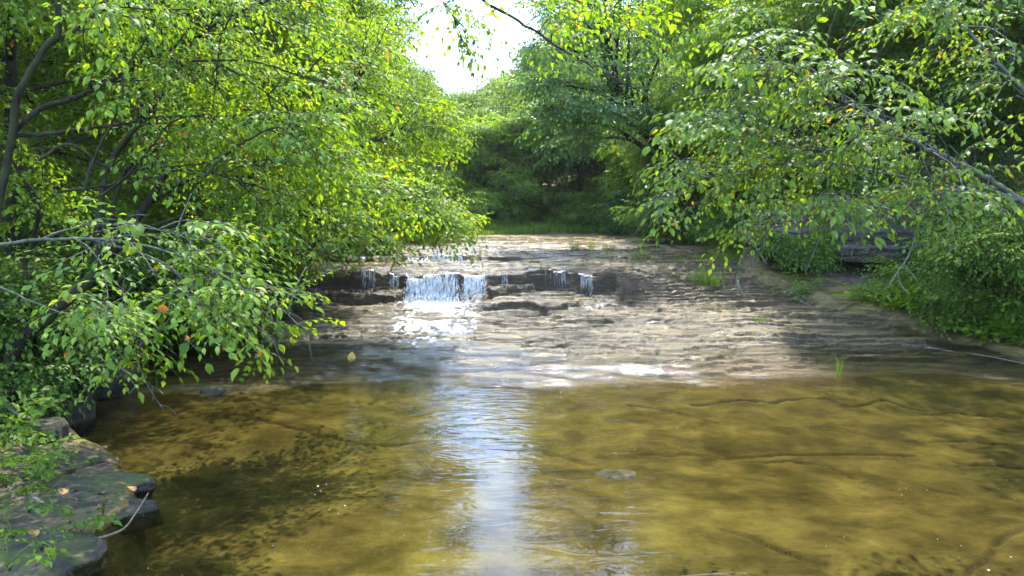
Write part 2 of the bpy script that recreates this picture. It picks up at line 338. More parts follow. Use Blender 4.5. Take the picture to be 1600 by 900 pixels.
def height(x, y, fine=True):
    lo, up, wgt, lip = bed_profile(x, y)
    base = lo * (1 - wgt) + up * wgt
    nz = fbm(x * .55, y * 1.5, 1, 4)
    q = base + (.008 + .06 * S(base, -.05, .1)) * nz + .035 * fbm(x * 1.8, y * 3.5, 2, 4) * (.2 + .8 * S(base, -.05, .1))
    # thin strata: treads with small risers facing the pool
    st = .045; k = q / st; fl = np.floor(k); fr = k - fl
    terr = (fl + S(fr, .93, 1.0)) * st + .004 * fbm(x * 3, y * 6, 6, 3)
    kb = (q + .03 * fbm(x * .9 + 5, y * 2.1, 9, 4)) / .021; fb = np.floor(kb); terr = terr + .65 * ((fb + S(kb - fb, .85, 1)) * .021 - kb * .021)
    tm = S(base + .05 * fbm(x * 1.1, y, 6, 3), .0, .07) * (1 - S(y, 26, 32)) * np.clip(.85 + 1.3 * fbm(x * .8, y * 1.6, 10, 4), .25, 1.05)
    st2 = .03; k2 = (q + 10) / st2
    w_ = S(base, .02, .12) * (1 - S(y, 20, 26))
    p1 = fbm(x * .8 + 3, y * 3.6, 2, 5); p2 = fbm(x * 1.4, y * 6 + 4, 6, 5)
    plates = .028 * S(p1, -.01, .01) + .018 * S(p1, .17, .185) + .011 * S(p2, .02, .04) + .009 * S(p2, -.22, -.2)
    bed = q * (1 - tm) + terr * tm + w_ * (plates - .033)
    rough = .012 * fbm(x * 9, y * 9, 7, 3) * (1 + 2.2 * (wgt * (1 - wgt) * 4))
    z = bed + rough * .8
    # banks
    n1 = fbm(x * .8, y * .8, 8, 4); nb = n1 * (.12 + .23 * S(y, 6, 9))
    dl = XL(y) - x + nb; dr = x - XR(y) + .35 * n1
    near = 1 - S(y, 6.5, 9)
    lb = (.10 - .075 * near) * S(dl, 0, .12) + (.12 - .06 * near) * S(dl, .7, .85) + np.maximum(dl - .9, 0) * np.interp(y, [0, 8, 20, 40], [.10, .2, .3, .35]) * (1 + .3 * n1)
    lb = lb + np.maximum(dl - 6, 0) * .25
    zl = np.maximum(z, np.maximum(.03, base) - .02) * S(dl, -.1, .1)
    wl = S(dl, -.12, .05); wr = S(dr, -.15, .15)
    z = z * (1 - wl) + (np.maximum(base, .02) + lb) * wl
    wall = 1.0 * S(y + .2 * n1, 15.8, 16.1) * S(x, 4.5, 5.1) * (1 - .85 * S(y, 16.5, 19))
    rb = .1 * S(dr, 0, .3) + wall * S(dr, -.2, .3) + np.maximum(dr - .4, 0) * np.interp(y, [0, 9, 12, 13.2, 15.9, 17, 20, 40], [.12, .12, .12, .03, .03, .3, .42, .5]) * (1 + .25 * n1) + np.maximum(dr - 6, 0) * .3
    z = z * (1 - wr) + (np.maximum(base, .02) + rb) * wr
    bank = np.maximum(wl, wr); bw_ = bank
    grassy = S(y + .8 * n1, 30.5, 31.5)
    bank = np.maximum(bank, grassy)
    under = (1 - S(base, -.02, .1)) * (1 - bw_)
    return z, bank, under, wgt, dl, dr, lip
rows = np.concatenate([np.linspace(-8, 3.4, 16, endpoint=False), np.arange(3.4, 9, .022), np.arange(9, 13.6, .02), np.arange(13.6, 14.6, .01), np.arange(14.6, 20, .03), np.linspace(20, 34, 150), np.geomspace(34.3, 150, 50)])
cols = np.concatenate([-np.geomspace(95, 8.2, 46), np.arange(-8, 9, .024), np.geomspace(9.1, 110, 50)])
GX, GY = np.meshgrid(cols, rows)
gz, bank, under, wgt, dl, dr, lip = height(GX, GY)
crk = np.full(GX.shape, 9.0)
sub = (GY > 3.4) & (GY < 9.6)
sx_, sy_ = GX[sub], GY[sub]; cd = np.full(sx_.shape, 9.0)
for c in CRACKS:
    pts = smooth_path([PZ(a, b, -.22)[:2].tolist() + [0] for a, b in c], 5)[:, :2]
    for a, b in zip(pts[:-1], pts[1:]):
        ab = b - a; t = np.clip(((sx_ - a[0]) * ab[0] + (sy_ - a[1]) * ab[1]) / (ab @ ab), 0, 1)
        cd = np.minimum(cd, np.hypot(sx_ - a[0] - t * ab[0], (sy_ - a[1] - t * ab[1]) + .02 * vnoise(sx_ * 8, sy_ * 3, 2) + .016 * vnoise(sx_ * 27, sy_ * 9, 4)))
crk[sub] = cd
crm = np.exp(-(crk / .02) ** 2) * (.5 + .5 * S(fbm(GX * 1.5, GY * 1.5, 9, 2), -.3, .2))
gz = gz - .05 * crm
darkm = np.clip(.8 * np.clip(wgt * (1 - wgt) * 4, 0, 1) ** .5 * (1 - S(GX, 2.6, 3.4)) + 1.1 * crm, 0, 1)  # falls face painted darker for its undercut shade; crack lines dark too
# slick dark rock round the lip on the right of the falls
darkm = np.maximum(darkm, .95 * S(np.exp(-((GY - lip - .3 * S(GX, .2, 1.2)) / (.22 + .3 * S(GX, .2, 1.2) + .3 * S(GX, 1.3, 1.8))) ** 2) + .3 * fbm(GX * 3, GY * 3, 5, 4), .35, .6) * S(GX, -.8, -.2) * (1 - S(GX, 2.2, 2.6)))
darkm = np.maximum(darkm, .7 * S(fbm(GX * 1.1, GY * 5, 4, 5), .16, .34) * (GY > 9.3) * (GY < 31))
lowr = S(-np.hypot((GX - 3.6) / 1.5, (GY - 4.2) / .9), -1, -.6) * .7  # bed colour darkened at lower right for a reflection and shaded weed
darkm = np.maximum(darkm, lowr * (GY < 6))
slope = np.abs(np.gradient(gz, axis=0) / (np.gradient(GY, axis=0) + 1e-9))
darkm = np.maximum(darkm, .9 * S(slope, .3, .65) * (GY > 9) * (1 - bank))  # steep risers darkened in colour, deepening the shade on their fronts
wetm = np.clip(1 - .55 * S(GX, 2.5, 5), 0, 1)
ucol = ((1 - bank) * np.clip(1 - S(gz + .22 * fbm(GX * .8, GY * 1.6, 2, 4), -.15, .7), 0, 1) * (GY < 13))
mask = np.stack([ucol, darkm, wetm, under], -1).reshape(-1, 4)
nr, nc = GX.shape
idx = np.arange(nr * nc).reshape(nr, nc)
Q = np.stack([idx[:-1, :-1], idx[:-1, 1:], idx[1:, 1:], idx[1:, :-1]], -1).reshape(-1, 4)
V = np.stack([GX, GY, gz], -1).reshape(-1, 3)
# ledge stone shows at the foot of both banks; soil and litter above it
isb = ((bank * (dl > np.interp(GY, [6, 9], [.1, .9])) + bank * (dr > .35 + .9 * (GY > 12.8) * (GY < 15)) + (GY > 31) * bank) > .5).reshape(-1)[Q[:, 0]]
def sub_mesh(name, q, m):
    u, inv = np.unique(q, return_inverse=True)
    return mesh(name, V[u], [inv.reshape(q.shape)], m, attrs={"mask": mask[u]})
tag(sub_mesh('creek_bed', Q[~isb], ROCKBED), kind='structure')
tag(sub_mesh('forest_floor', Q[isb], FLOOR), kind='structure')
def ground(x, y):
    return float(height(np.array([[float(x)]]), np.array([[float(y)]]))[0][0, 0])
def ground_v(x, y): return height(np.asarray(x, float), np.asarray(y, float))[0]

# ------------------------------------------------------------------ water
wx = np.linspace(-9, 12, 60); wy = np.linspace(-8, 10.2, 60); WX, WY = np.meshgrid(wx, wy)
i2 = np.arange(3600).reshape(60, 60); q2 = np.stack([i2[:-1, :-1], i2[:-1, 1:], i2[1:, 1:], i2[1:, :-1]], -1).reshape(-1, 4)
tag(mesh('pool_water', np.stack([WX, WY, WX * 0], -1).reshape(-1, 3), [q2], WATER), kind='structure')
fy = np.concatenate([np.arange(8.9, 16, .035), np.arange(16, 31.5, .08)]); fx = np.arange(-5.2, 6.8, .035); FX, FY = np.meshgrid(fx, fy)
lo, up, wg, lp = bed_profile(FX, FY); fz = lo * (1 - wg) + up * wg
fz = fz - .012 + .03 * (1 - S(fz, .06, .2)) + .008 * fbm(FX * 5, FY * 5, 3, 3) + .068 * fbm(FX * .55, FY * 1.5, 1, 4) + .035 * fbm(FX * 1.8, FY * 3.5, 2, 4)
foam = np.exp(-((FX + 1.35) / .75) ** 2) * np.exp(-np.maximum(13.95 - FY, 0) / 1.1) * (FY < 14) + .75 * np.exp(-((FX - 1.25) / .22) ** 2) * np.exp(-np.maximum(13.7 - FY, 0) / .7) * (FY < 13.9)
foam += .45 * np.exp(-((FX + 1.2) / 1.2) ** 2) * np.exp(-((FY - 11.8) / 1.6) ** 2) + .25 * np.exp(-((FX - 1.6) / 1.0) ** 2) * np.exp(-((FY - 12) / 1.2) ** 2)
foam += .5 * np.exp(-((FY - 16.75) / .15) ** 2) * (FX > -2.6) * (FX < -.3)
mfoam = np.stack([np.clip(foam, 0, 1), foam * 0, foam * 0, foam * 0 + 1], -1).reshape(-1, 4)
n1, n2 = FX.shape; i3 = np.arange(n1 * n2).reshape(n1, n2); q3 = np.stack([i3[:-1, :-1], i3[:-1, 1:], i3[1:, 1:], i3[1:, :-1]], -1).reshape(-1, 4)
keep = ((np.abs(wg * (1 - wg)) < .02) & (fbm(FX * .6, FY * .35, 10, 3) + np.interp(FX, [-5, -3, 2, 3.2, 5], [.0, .3, .25, -.1, -.4]) + .5 * (FY > 17) * (FX < 4) + 2 * (fz < .17) > 0) & (fz > -.03)).reshape(-1)
q3 = q3[keep[q3].all(1)]
u, inv = np.unique(q3, return_inverse=True)
tag(mesh('stream_water', np.stack([FX, FY, fz], -1).reshape(-1, 3)[u], [inv.reshape(q3.shape)], FILM, attrs={"mask": mfoam[u]}), kind='structure')

# falling water: strands leaving the lip, each a wavering thin sheet
def fall(name, label, x0, x1, n, drop, wmin, wmax, push=.12, base_spread=.05, drops=120, tier=False):
    def bed_profile(x, y):
        g = globals()['bed_profile'](x, y); return g[:3] + ((16.83 - .25 * fbm(x * .9, x * 0, 6, 3)) if tier else g[3],)
    a = Acc(); lipm = Acc(); rs = np.random.default_rng(len(label) * 7 + n)
    for i in range(n):
        x = rs.uniform(x0, x1)
        if n > 40 and vnoise(np.array([x * 14.0]), np.array([.5]), 3)[0] < -.35 and rs.random() < .8: continue
        _, up_, _, lp_ = bed_profile(np.array([x]), np.array([14.4])); ly = float(lp_[0]) + .13
        zt = ground(x, ly + .03) + .012; zb = ground(x, ly - .24) - .01
        ln = rs.uniform(.85, 1.0); m = 12; t = np.linspace(0, 1, m)
        start = 0 if (rs.random() < .7 or n < 40) else rs.uniform(.1, .5)
        wdt = rs.uniform(wmin, wmax) * (1 + .5 * np.sin(t * 9 + rs.uniform(0, 6)))
        wdt = wdt * np.clip(1.15 - np.abs(t - .55) * (1.5 if rs.random() < .5 else .3), .1, 1)
        tt = start + t * (min(1, start + ln) - start) if rs.random() < .6 else start + t * (1 - start)
        z = zt + (zb - zt) * tt ** 1.25; y = ly - (push * .8 + rs.uniform(0, push)) * np.sqrt(tt) ; xx = x + rs.uniform(-1, 1) * base_spread * tt + .006 * rs.standard_normal(m)
        Lp = np.stack([xx - wdt, y + .01 * rs.standard_normal(m), z], -1); Rp = np.stack([xx + wdt, y + .01 * rs.standard_normal(m), z], -1); Mp = np.stack([xx, y - wdt * .8, z], -1)
        Vv = np.vstack([Lp, Mp, Rp]); k = np.arange(m - 1)
        a.add(Vv, Q=np.vstack([np.stack([k, k + m, k + m + 1, k + 1], -1), np.stack([k + m, k + 2 * m, k + 2 * m + 1, k + m + 1], -1)]))
    xs = np.linspace(x0 - .03, x1 + .03, max(4, int((x1 - x0) / .02))); lp_ = bed_profile(xs, np.full(xs.shape, 14.4))[3]; rows_ = []
    for dy, dz in ((.14, .0), (.13, .0), (.115, -.004), (.10, -.01)):
        rows_.append(np.stack([xs, lp_ + dy, ground_v(xs, lp_ + max(dy, .17)) + dz + .004 * rs.standard_normal(len(xs))], -1))
    m = len(xs); k = np.arange(m - 1); lipm.add(np.vstack(rows_), Q=np.vstack([np.stack([k + j * m, k + 1 + j * m, k + 1 + (j + 1) * m, k + (j + 1) * m], -1) for j in range(3)]))
    for i in range(drops):
        x = rs.uniform(x0 - .05, x1 + .05); _, _, _, lp_ = bed_profile(np.array([x]), np.array([14.4])); ly = float(lp_[0]) + .1
        t = rs.random(); y = ly - .08 - .3 * t; z = ground(x, y) + rs.exponential(.07); r = rs.uniform(.003, .009)
        o8 = np.array([[1, 0, 0], [-1, 0, 0], [0, 1, 0], [0, -1, 0], [0, 0, 1.6], [0, 0, -1.6]]) * r + [x, y, z]
        a.add(o8, T=[[0, 2, 4], [2, 1, 4], [1, 3, 4], [3, 0, 4], [2, 0, 5], [1, 2, 5], [3, 1, 5], [0, 3, 5]])
    V1, F1 = a.arrays(); V2, F2 = lipm.arrays()
    return tag(mesh(name, np.vstack([V1, V2]), F1 + [f + len(V1) for f in F2], [FALL, FILM], mi=[0] * len(F1) + [1] * len(F2)), label, 'waterfall', 'strands of falling water over the rock step')
fall('waterfall', 'widest white curtain of water falling over the dark rock step', -1.9, -1.0, 420, .45, .002, .009, .16, .1, 1700)
fall('waterfall', 'white column of water just right of the wide curtain', -.88, -.5, 150, .45, .002, .008, .13, .05, 420)
fall('waterfall', 'thin pair of water strands left of the wide curtain', -2.22, -2.06, 26, .45, .001, .0032, .1, .03, 0)
fall('waterfall', 'lacy trickles at the far left end of the falls', -2.75, -2.5, 38, .45, .001, .003, .08, .05, 0)
fall('waterfall', 'single narrow trickle on the dark wall in the middle of the step', -.18, -.08, 14, .45, .001, .003, .1, .02, 0)
fall('waterfall', 'fine trickles running off the overhanging dark lip', .62, 1.0, 34, .45, .001, .0025, .1, .02, 0)
fall('waterfall', 'thin bright strands above the white chute at the right end', 1.28, 1.5, 36, .45, .001, .0035, .1, .04, 0)

fall('waterfall', 'low white spill over the small upper step behind the main curtain', -1.75, -1.05, 90, .1, .003, .008, .08, .03, 150, tier=True)
# ------------------------------------------------------------------ foliage machinery
LEAF_HI = np.array([[0, 0, 0], [-.2, .22, .05], [0, .28, .0], [.2, .22, .05], [-.27, .5, .06], [0, .55, -.02], [.27, .5, .06], [-.15, .78, .0], [.15, .78, .0], [0, .8, -.06], [0, 1.05, -.16]])
LT_HI = np.array([[0, 2, 1], [0, 3, 2], [1, 2, 5], [1, 5, 4], [2, 3, 6], [2, 6, 5], [4, 5, 9], [4, 9, 7], [5, 6, 8], [5, 8, 9], [7, 9, 10], [9, 8, 10]])
LEAF_LO = np.array([[0, 0, 0], [-.3, .45, .08], [0, 1.05, -.1], [.3, .45, .08]])
LT_LO = np.array([[0, 2, 1], [0, 3, 2]])
def nrm(a): return a / (np.linalg.norm(a, axis=-1, keepdims=True) + 1e-9)
def make_spray(rs, L=.55, leaf=.066, droop=.12, side=6, hang=.28, sp=.043):
    O, Dv, Nv, Sz, segs = [], [], [], [], []
    def run(p0, dirv, ln, dr, k0):
        n = max(3, int(ln / sp)); pts = []
        lat = nrm(np.cross([0, 0, 1.0], dirv)); ph = rs.uniform(0, 6)
        for i in range(n + 1):
            t = i / n; pts.append(p0 + dirv * ln * t + np.array([0, 0, -dr * t * t]) + lat * .015 * math.sin(ph + 5 * t))
        pts = np.array(pts)
        for i in range(1, n + 1):
            t = i / n; tg = nrm(pts[i] - pts[i - 1]); s = 1 if (i + k0) % 2 else -1; a = R(rs.uniform(40, 70)) * (1 - .4 * t)
            if rs.random() < .1: continue
            d = tg * math.cos(a) + lat * s * math.sin(a) + np.array([0, 0, -hang * rs.uniform(.3, 1.7)])
            nv = np.array([0, 0, 1.0]) + rs.normal(0, .32, 3) + tg * .2
            O.append(pts[i]); Dv.append(d); Nv.append(nv); Sz.append(leaf * rs.uniform(.5, 1.25) * (1 - .25 * t))
        O.append(pts[-1]); Dv.append(nrm(pts[-1] - pts[-2]) + [0, 0, -hang]); Nv.append(np.array([0, 0, 1.0]) + rs.normal(0, .3, 3)); Sz.append(leaf * .9)
        return pts
    main = run(np.zeros(3), np.array([1.0, 0, 0]), L, droop, 0); segs.append((main, .0032, .0015))
    for j in range(side):
        t = (j + .6) / (side + .3) * .85; i = int(t * (len(main) - 1)); s = 1 if j % 2 else -1; a = R(rs.uniform(35, 60))
        q = run(main[i], np.array([math.cos(a), s * math.sin(a), rs.uniform(-.12, .1)]), L * (.6 - .35 * t) * rs.uniform(.7, 1.2), droop * .5, j); segs.append((q, .002, .001))
    O, Dv, Nv = np.array(O), nrm(np.array(Dv)), np.array(Nv)
    X = nrm(np.cross(Dv, Nv)); Z = np.cross(X, Dv)
    Rm = np.stack([X, Dv, Z], -1)
    tw = Acc()
    for pth, a, b in segs: tw.tube(pth[::2] if len(pth) > 4 else pth, a, b, 3, 0)
    tv, tf = tw.arrays()
    return dict(O=O, R=Rm, S=np.array(Sz), tv=tv, tf=tf)
_rs = np.random.default_rng(5)
SPR = {'flat': [make_spray(_rs) for _ in range(6)],
       'hang': [make_spray(_rs, L=.5, leaf=.066, droop=.12, hang=.42, side=6, sp=.045) for _ in range(6)],
       'big': [make_spray(_rs, L=.8, leaf=.105, droop=.18, side=6, sp=.062, hang=.4) for _ in range(6)],
       'huge': [make_spray(_rs, L=1.3, leaf=.2, droop=.3, side=5, sp=.12, hang=.4) for _ in range(5)],
       'herb': [make_spray(_rs, L=.22, leaf=.07, droop=.03, side=3, sp=.045, hang=.2) for _ in range(5)],
       'small': [make_spray(_rs, L=.4, leaf=.055, droop=.08, side=6, sp=.034, hang=.3) for _ in range(6)]}
def euler(yaw, pitch, roll):
    cy_, sy = np.cos(yaw), np.sin(yaw); cp, sp_ = np.cos(pitch), np.sin(pitch); cr, sr = np.cos(roll), np.sin(roll)
    z = np.zeros_like(yaw); o = np.ones_like(yaw)
    Rz = np.stack([cy_, -sy, z, sy, cy_, z, z, z, o], -1).reshape(-1, 3, 3)
    Ry = np.stack([cp, z, sp_, z, o, z, -sp_, z, cp], -1).reshape(-1, 3, 3)
    Rx = np.stack([o, z, z, z, cr, -sr, z, sr, cr], -1).reshape(-1, 3, 3)
    return Rz @ Ry @ Rx
NLEAF = 0
def crown_mesh(name, pos, yaw, pitch, roll, scale, kind, lmat, hi=False, twigs=True, tmat=None, extra=None, leafscale=1.0, rs=None):
    """sprays at pos -> one mesh with leaves (slot 0) and twigs (slot 1)"""
    global NLEAF
    rs = rs or _rs; tmpl, tt = (LEAF_HI, LT_HI) if hi else (LEAF_LO, LT_LO)
    pos = np.asarray(pos, float); m = len(pos); Rm = euler(np.asarray(yaw, float), np.asarray(pitch, float), np.asarray(roll, float)); scale = np.asarray(scale, float)
    LV, LF, TV, TF, nl, ntv = [], [], [], [], 0, 0; TQ = []
    which = rs.integers(0, len(SPR[kind]), m)
    for k, sp_ in enumerate(SPR[kind]):
        sel = which == k
        if not sel.any(): continue
        p, r, s = pos[sel], Rm[sel], scale[sel]; nn = len(sp_['S'])
        O = p[:, None] + np.einsum('mij,nj->mni', r, sp_['O']) * s[:, None, None]
        RR = np.einsum('mij,njk->mnik', r, sp_['R']).reshape(-1, 3, 3)
        SS = (s[:, None] * sp_['S'][None] * leafscale).reshape(-1) * rs.uniform(.7, 1.2, sel.sum() * nn) * np.repeat(rs.uniform(.7, 1.25, sel.sum()), nn)
        vv = O.reshape(-1, 1, 3) + np.einsum('nij,vj->nvi', RR, tmpl) * SS[:, None, None]
        cnt = len(SS); NLEAF += cnt
        LF.append((tt[None] + (np.arange(cnt) * len(tmpl))[:, None, None]).reshape(-1, 3) + nl); LV.append(vv.reshape(-1, 3)); nl += cnt * len(tmpl)
        if twigs:
            tvv = (p[:, None] + np.einsum('mij,nj->mni', r, sp_['tv']) * s[:, None, None]); ntm = len(sp_['tv']); q = sp_['tf'][0]
            TV.append(tvv.reshape(-1, 3)); TQ.append((q[None] + (np.arange(len(p)) * ntm)[:, None, None]).reshape(-1, q.shape[1]) + ntv); ntv += len(p) * ntm
    V = [np.vstack(LV)]; Fs = [np.vstack(LF)]; mi = [0]; off = nl
    if twigs:
        V.append(np.vstack(TV)); Fs.append(np.vstack(TQ) + off); mi.append(1); off += ntv
    if extra is not None and extra.n:
        ev, ef = extra.arrays(); V.append(ev)
        for f in ef: Fs.append(f + off); mi.append(1)
    return mesh(name, np.vstack(V), Fs, [lmat, tmat or BARK], mi=mi)
def proj(p):
    d = np.maximum(p[:, 1] * math.cos(PITCH) - (p[:, 2] - CAM_Z) * math.sin(PITCH), .3)
    return 800 + p[:, 0] / d * F, 450 - (p[:, 1] * math.sin(PITCH) + (p[:, 2] - CAM_Z) * math.cos(PITCH)) / d * F
def trim(pos, yaw, sc, f):
    q = pos + np.stack([np.cos(yaw), np.sin(yaw), -.2 + 0 * yaw], -1) * np.asarray(sc)[:, None]
    a, b = proj(pos); c, d = proj(q)
    return f(a, b) & f(c, d) & f((a + c) / 2, (b + d) / 2)
def bank_clear(px, py):
    l = np.interp(py, [-900, -220, 0, 60, 150, 200, 330, 370, 400, 440, 480, 520, 640], [715, 730, 640, 665, 695, 712, 722, 690, 570, 465, 430, 330, 120])
    rr = np.interp(py, [-900, -220, 0, 100, 130, 150, 170], [900, 875, 822, 812, 760, 700, 690]); lr = np.interp(py, [300, 362, 380, 420, 470, 560, 640], [600, 740, 1140, 1180, 1330, 1600, 2200])
    return ~(((px > l) & (px < rr) & (py < 170)) | ((px > l) & (px < lr) & (py > 362)))
def unit_ball(n, rs, inner=.45):
    d = nrm(rs.normal(0, 1, (n, 3))); return d * (inner + (1 - inner) * rs.random(n) ** .6)[:, None]
def tree(label, x, y, h, crown, spread, nclump, per, kind='big', lm='mid', group=None, trunk_r=.1, lean=(0, 0), bark=None, name='broadleaf_tree', cat='tree', hi=False, twigs=True, seed=0, scale=1.0, avoid=None, bush=False, flat=.36, clumps=None, trunk_pts=None, ls=1.0, lim=bank_clear):
    """crown=(z0,z1) above the base; spread=radius; clumps: explicit (x,y,z,r) list in world space"""
    rs = np.random.default_rng(1000 + seed); bark = bark or BARK
    z0 = ground(x, y) - .05; root = empty(name, (x, y, z0), label, cat, group)
    if clumps is None:
        clumps = []
        zc, zr = z0 + (crown[0] + crown[1]) / 2, (crown[1] - crown[0]) / 2
        for b in unit_ball(nclump, rs, .35):
            cz = zc + b[2] * zr; f = (cz - z0) / h; cr = spread * rs.uniform(.22, .42)
            clumps.append((x + lean[0] * min(f, 1) + b[0] * spread, y + lean[1] * min(f, 1) + b[1] * spread, max(cz, ground(x, y) + .3), cr))
    if avoid is not None: clumps = [c for c in clumps if not avoid(c[0], c[1], c[2], c[3] * .35)]
    if trunk_pts is None and clumps: h = min(h, max(c[2] for c in clumps) - z0)
    top = np.array([x + lean[0], y + lean[1], z0 + h])
    if trunk_pts is None:
        m1 = np.array([x + lean[0] * .25 + rs.uniform(-.1, .1) * h * .1, y + lean[1] * .25, z0 + h * .4]); m2 = np.array([x + lean[0] * .62 + rs.uniform(-.1, .1) * h * .12, y + lean[1] * .6, z0 + h * .72])
        trunk_pts = [np.array([x, y, z0]), m1, m2, top]
    tp = smooth_path(trunk_pts, 7)
    a = Acc()
    if bush:
        for k in range(6):
            an = rs.uniform(0, 6.28); e = np.array([x + math.cos(an) * spread * .6, y + math.sin(an) * spread * .6, z0 + h * rs.uniform(.6, .95)])
            a.tube(smooth_path([np.array([x, y, z0]), np.array([x, y, z0]) * .5 + e * .5 + [0, 0, .1 * h], e], 5), trunk_r, trunk_r * .3, 5)
        rel(a.build('stem', bark), root)
    else:
        a.tube(tp, trunk_r, trunk_r * .25, 9, .2); rel(a.build('trunk', bark), root)
    pos, yaw, pit, extra = [], [], [], Acc()
    for (cx, cy_, cz, cr) in clumps:
        if avoid is not None and avoid(cx, cy_, cz, cr * .35): continue
        c = np.array([cx, cy_, cz])
        if not bush:
            f = np.clip((cz - z0 - .25 * np.hypot(cx - x, cy_ - y)) / h, .12, .95); j = int(f * (len(tp) - 1)); s0 = tp[j]; mid = s0 * .45 + c * .55 + np.array([0, 0, .12 * np.linalg.norm(c - s0)])
            bra = Acc(); r0 = trunk_r * (1 - .7 * f) * .55; bra.tube(smooth_path([s0, mid, c], 6), max(r0, .012), max(r0 * .3, .006), 6, .15)
            rel(bra.build('branch', bark), root)
        npr = max(3, int(per * (1.25 if kind != 'huge' else 1.0) * rs.uniform(.6, 1.3))); b = unit_ball(npr, rs, .3); b[:, 2] *= flat
        q = c + b * cr
        for k in range(min(5, npr)):
            extra.tube(smooth_path([c, c * .5 + q[k] * .5 + [0, 0, .05 * cr], q[k]], 3), .008, .003, 4)
        pos.append(q); out = np.arctan2(q[:, 1] - y - lean[1] * .5 * (not bush), q[:, 0] - x - lean[0] * .5 * (not bush)); out2 = np.arctan2(b[:, 1], b[:, 0])
        yaw.append(np.where(rs.random(npr) < .5, out, out2) + rs.normal(0, .5, npr)); pit.append(-b[:, 2] * .5 + rs.normal(.1, .3, npr))
    pos = np.vstack(pos); yaw = np.concatenate(yaw); pit = np.concatenate(pit)
    if lim is not None:
        k = trim(pos, yaw, np.full(len(pos), .45 if kind != 'huge' else 1.1), lim); pos, yaw, pit = pos[k], yaw[k], pit[k]
    n = len(pos)
    rel(crown_mesh('crown' if not bush else 'foliage', pos, yaw, pit, rs.normal(0, .35, n), rs.uniform(.75, 1.2, n) * scale, kind, LEAF[lm], hi, twigs, bark, extra, rs=rs, leafscale=ls), root)
    return root

def sky_gap(margin=0):
    """keeps crowns out of the open air above the creek"""
    def f(cx, cy_, cz, cr):
        if cy_ < 2: return abs(cx) < 2.2
        px = 800 + cx / cy_ * F; py = 340 - (cz - 2) / cy_ * F; r = cr / cy_ * F
        l = np.interp(py, [-900, -220, 0, 60, 150, 200, 330], [700, 720, 640, 660, 690, 705, 715]); rr = np.interp(py, [-900, -220, 0, 100, 130, 150, 170], [900, 880, 815, 805, 760, 700, 690])
        return (px + r > l) and (px - r < rr) and py - r < 160
    return f
GAP = sky_gap()

# ------------------------------------------------------------------ near left trees, limbs traced along their real course
def near_tree(name, label, base, trunk, tr, limbs, lm, kind, bark=BARK, hi=True, seed=1, twig_bark=None, cat='tree', ls=1.0, dead=(), lim=None):
    """trunk/limbs: lists of world points; limbs = (points, r0, r1, n_sprays, spread, start_fraction)"""
    rs = np.random.default_rng(500 + seed); root = empty(name, base, label, cat)
    a = Acc(); tp = smooth_path(trunk, 7); a.tube(tp, tr[0], tr[1], 9, .2); rel(a.build('trunk', bark), root)
    pos, yaw, pit, ex = [], [], [], Acc()
    for pts, r0, r1, n, spread, sf in limbs:
        p = smooth_path(pts, 7); p = p + np.random.default_rng(len(p)).normal(0, min(.006, r0 * .22), p.shape); l = Acc(); l.tube(p, r0, r1, 7, .2); rel(l.build('branch', twig_bark or bark), root)
        for i in range(int(n * 1.45)):
            f = sf + (1 - sf) * rs.random() ** .8; j = min(int(f * (len(p) - 1)), len(p) - 2); s0 = p[j]; tg = nrm(p[j + 1] - p[j]); s = rs.choice([-1, 1])
            lat = nrm(np.cross(tg, [0, 0, 1.0])); d = nrm(tg * rs.uniform(.1, 1) + lat * s * rs.uniform(.2, 1) + np.array([0, 0, rs.normal(0, .45)])); ln = spread * rs.uniform(.15, 1)
            e = s0 + d * ln + np.array([0, 0, -.12 * ln * ln]); m = s0 * .5 + e * .5 + np.array([0, 0, .06 * ln]) + rs.normal(0, .03, 3) * ln
            ex.tube(smooth_path([s0, m, e], 4), .004 + .004 * ln, .003, 4); pos.append(e); yaw.append(math.atan2(d[1], d[0]) + rs.normal(0, .35)); pit.append(rs.normal(.12, .25))
            if rs.random() < .5: pos.append(m); yaw.append(math.atan2(d[1], d[0]) + rs.choice([-1, 1]) * rs.uniform(.5, 1.2)); pit.append(rs.normal(.12, .25))
    for pts, r0, r1 in dead:
        l = Acc(); l.tube(smooth_path(pts, 5), r0, r1, 6, .2); rel(l.build('branch', BARK_L), root)
    pos, yaw, pit = np.array(pos), np.array(yaw), np.array(pit)
    if lim is not None:
        k = trim(pos, yaw, np.full(len(pos), .4), lim); pos, yaw, pit = pos[k], yaw[k], pit[k]
    n = len(pos)
    rel(crown_mesh('crown', np.array(pos), yaw, pit, rs.normal(0, .3, n), rs.uniform(.75, 1.15, n), kind, LEAF[lm], hi, True, twig_bark or bark, ex, rs=rs, leafscale=ls), root)
    return root
def TR(lst, D0, D1=None):
    D1 = D0 if D1 is None else D1; n = len(lst)
    return [P(a, b, D0 + (D1 - D0) * i / max(n - 1, 1)) for i, (a, b) in enumerate(lst)]
gA = P(-90, 640, 6.2); gA[2] = ground(gA[0], gA[1]) - .05
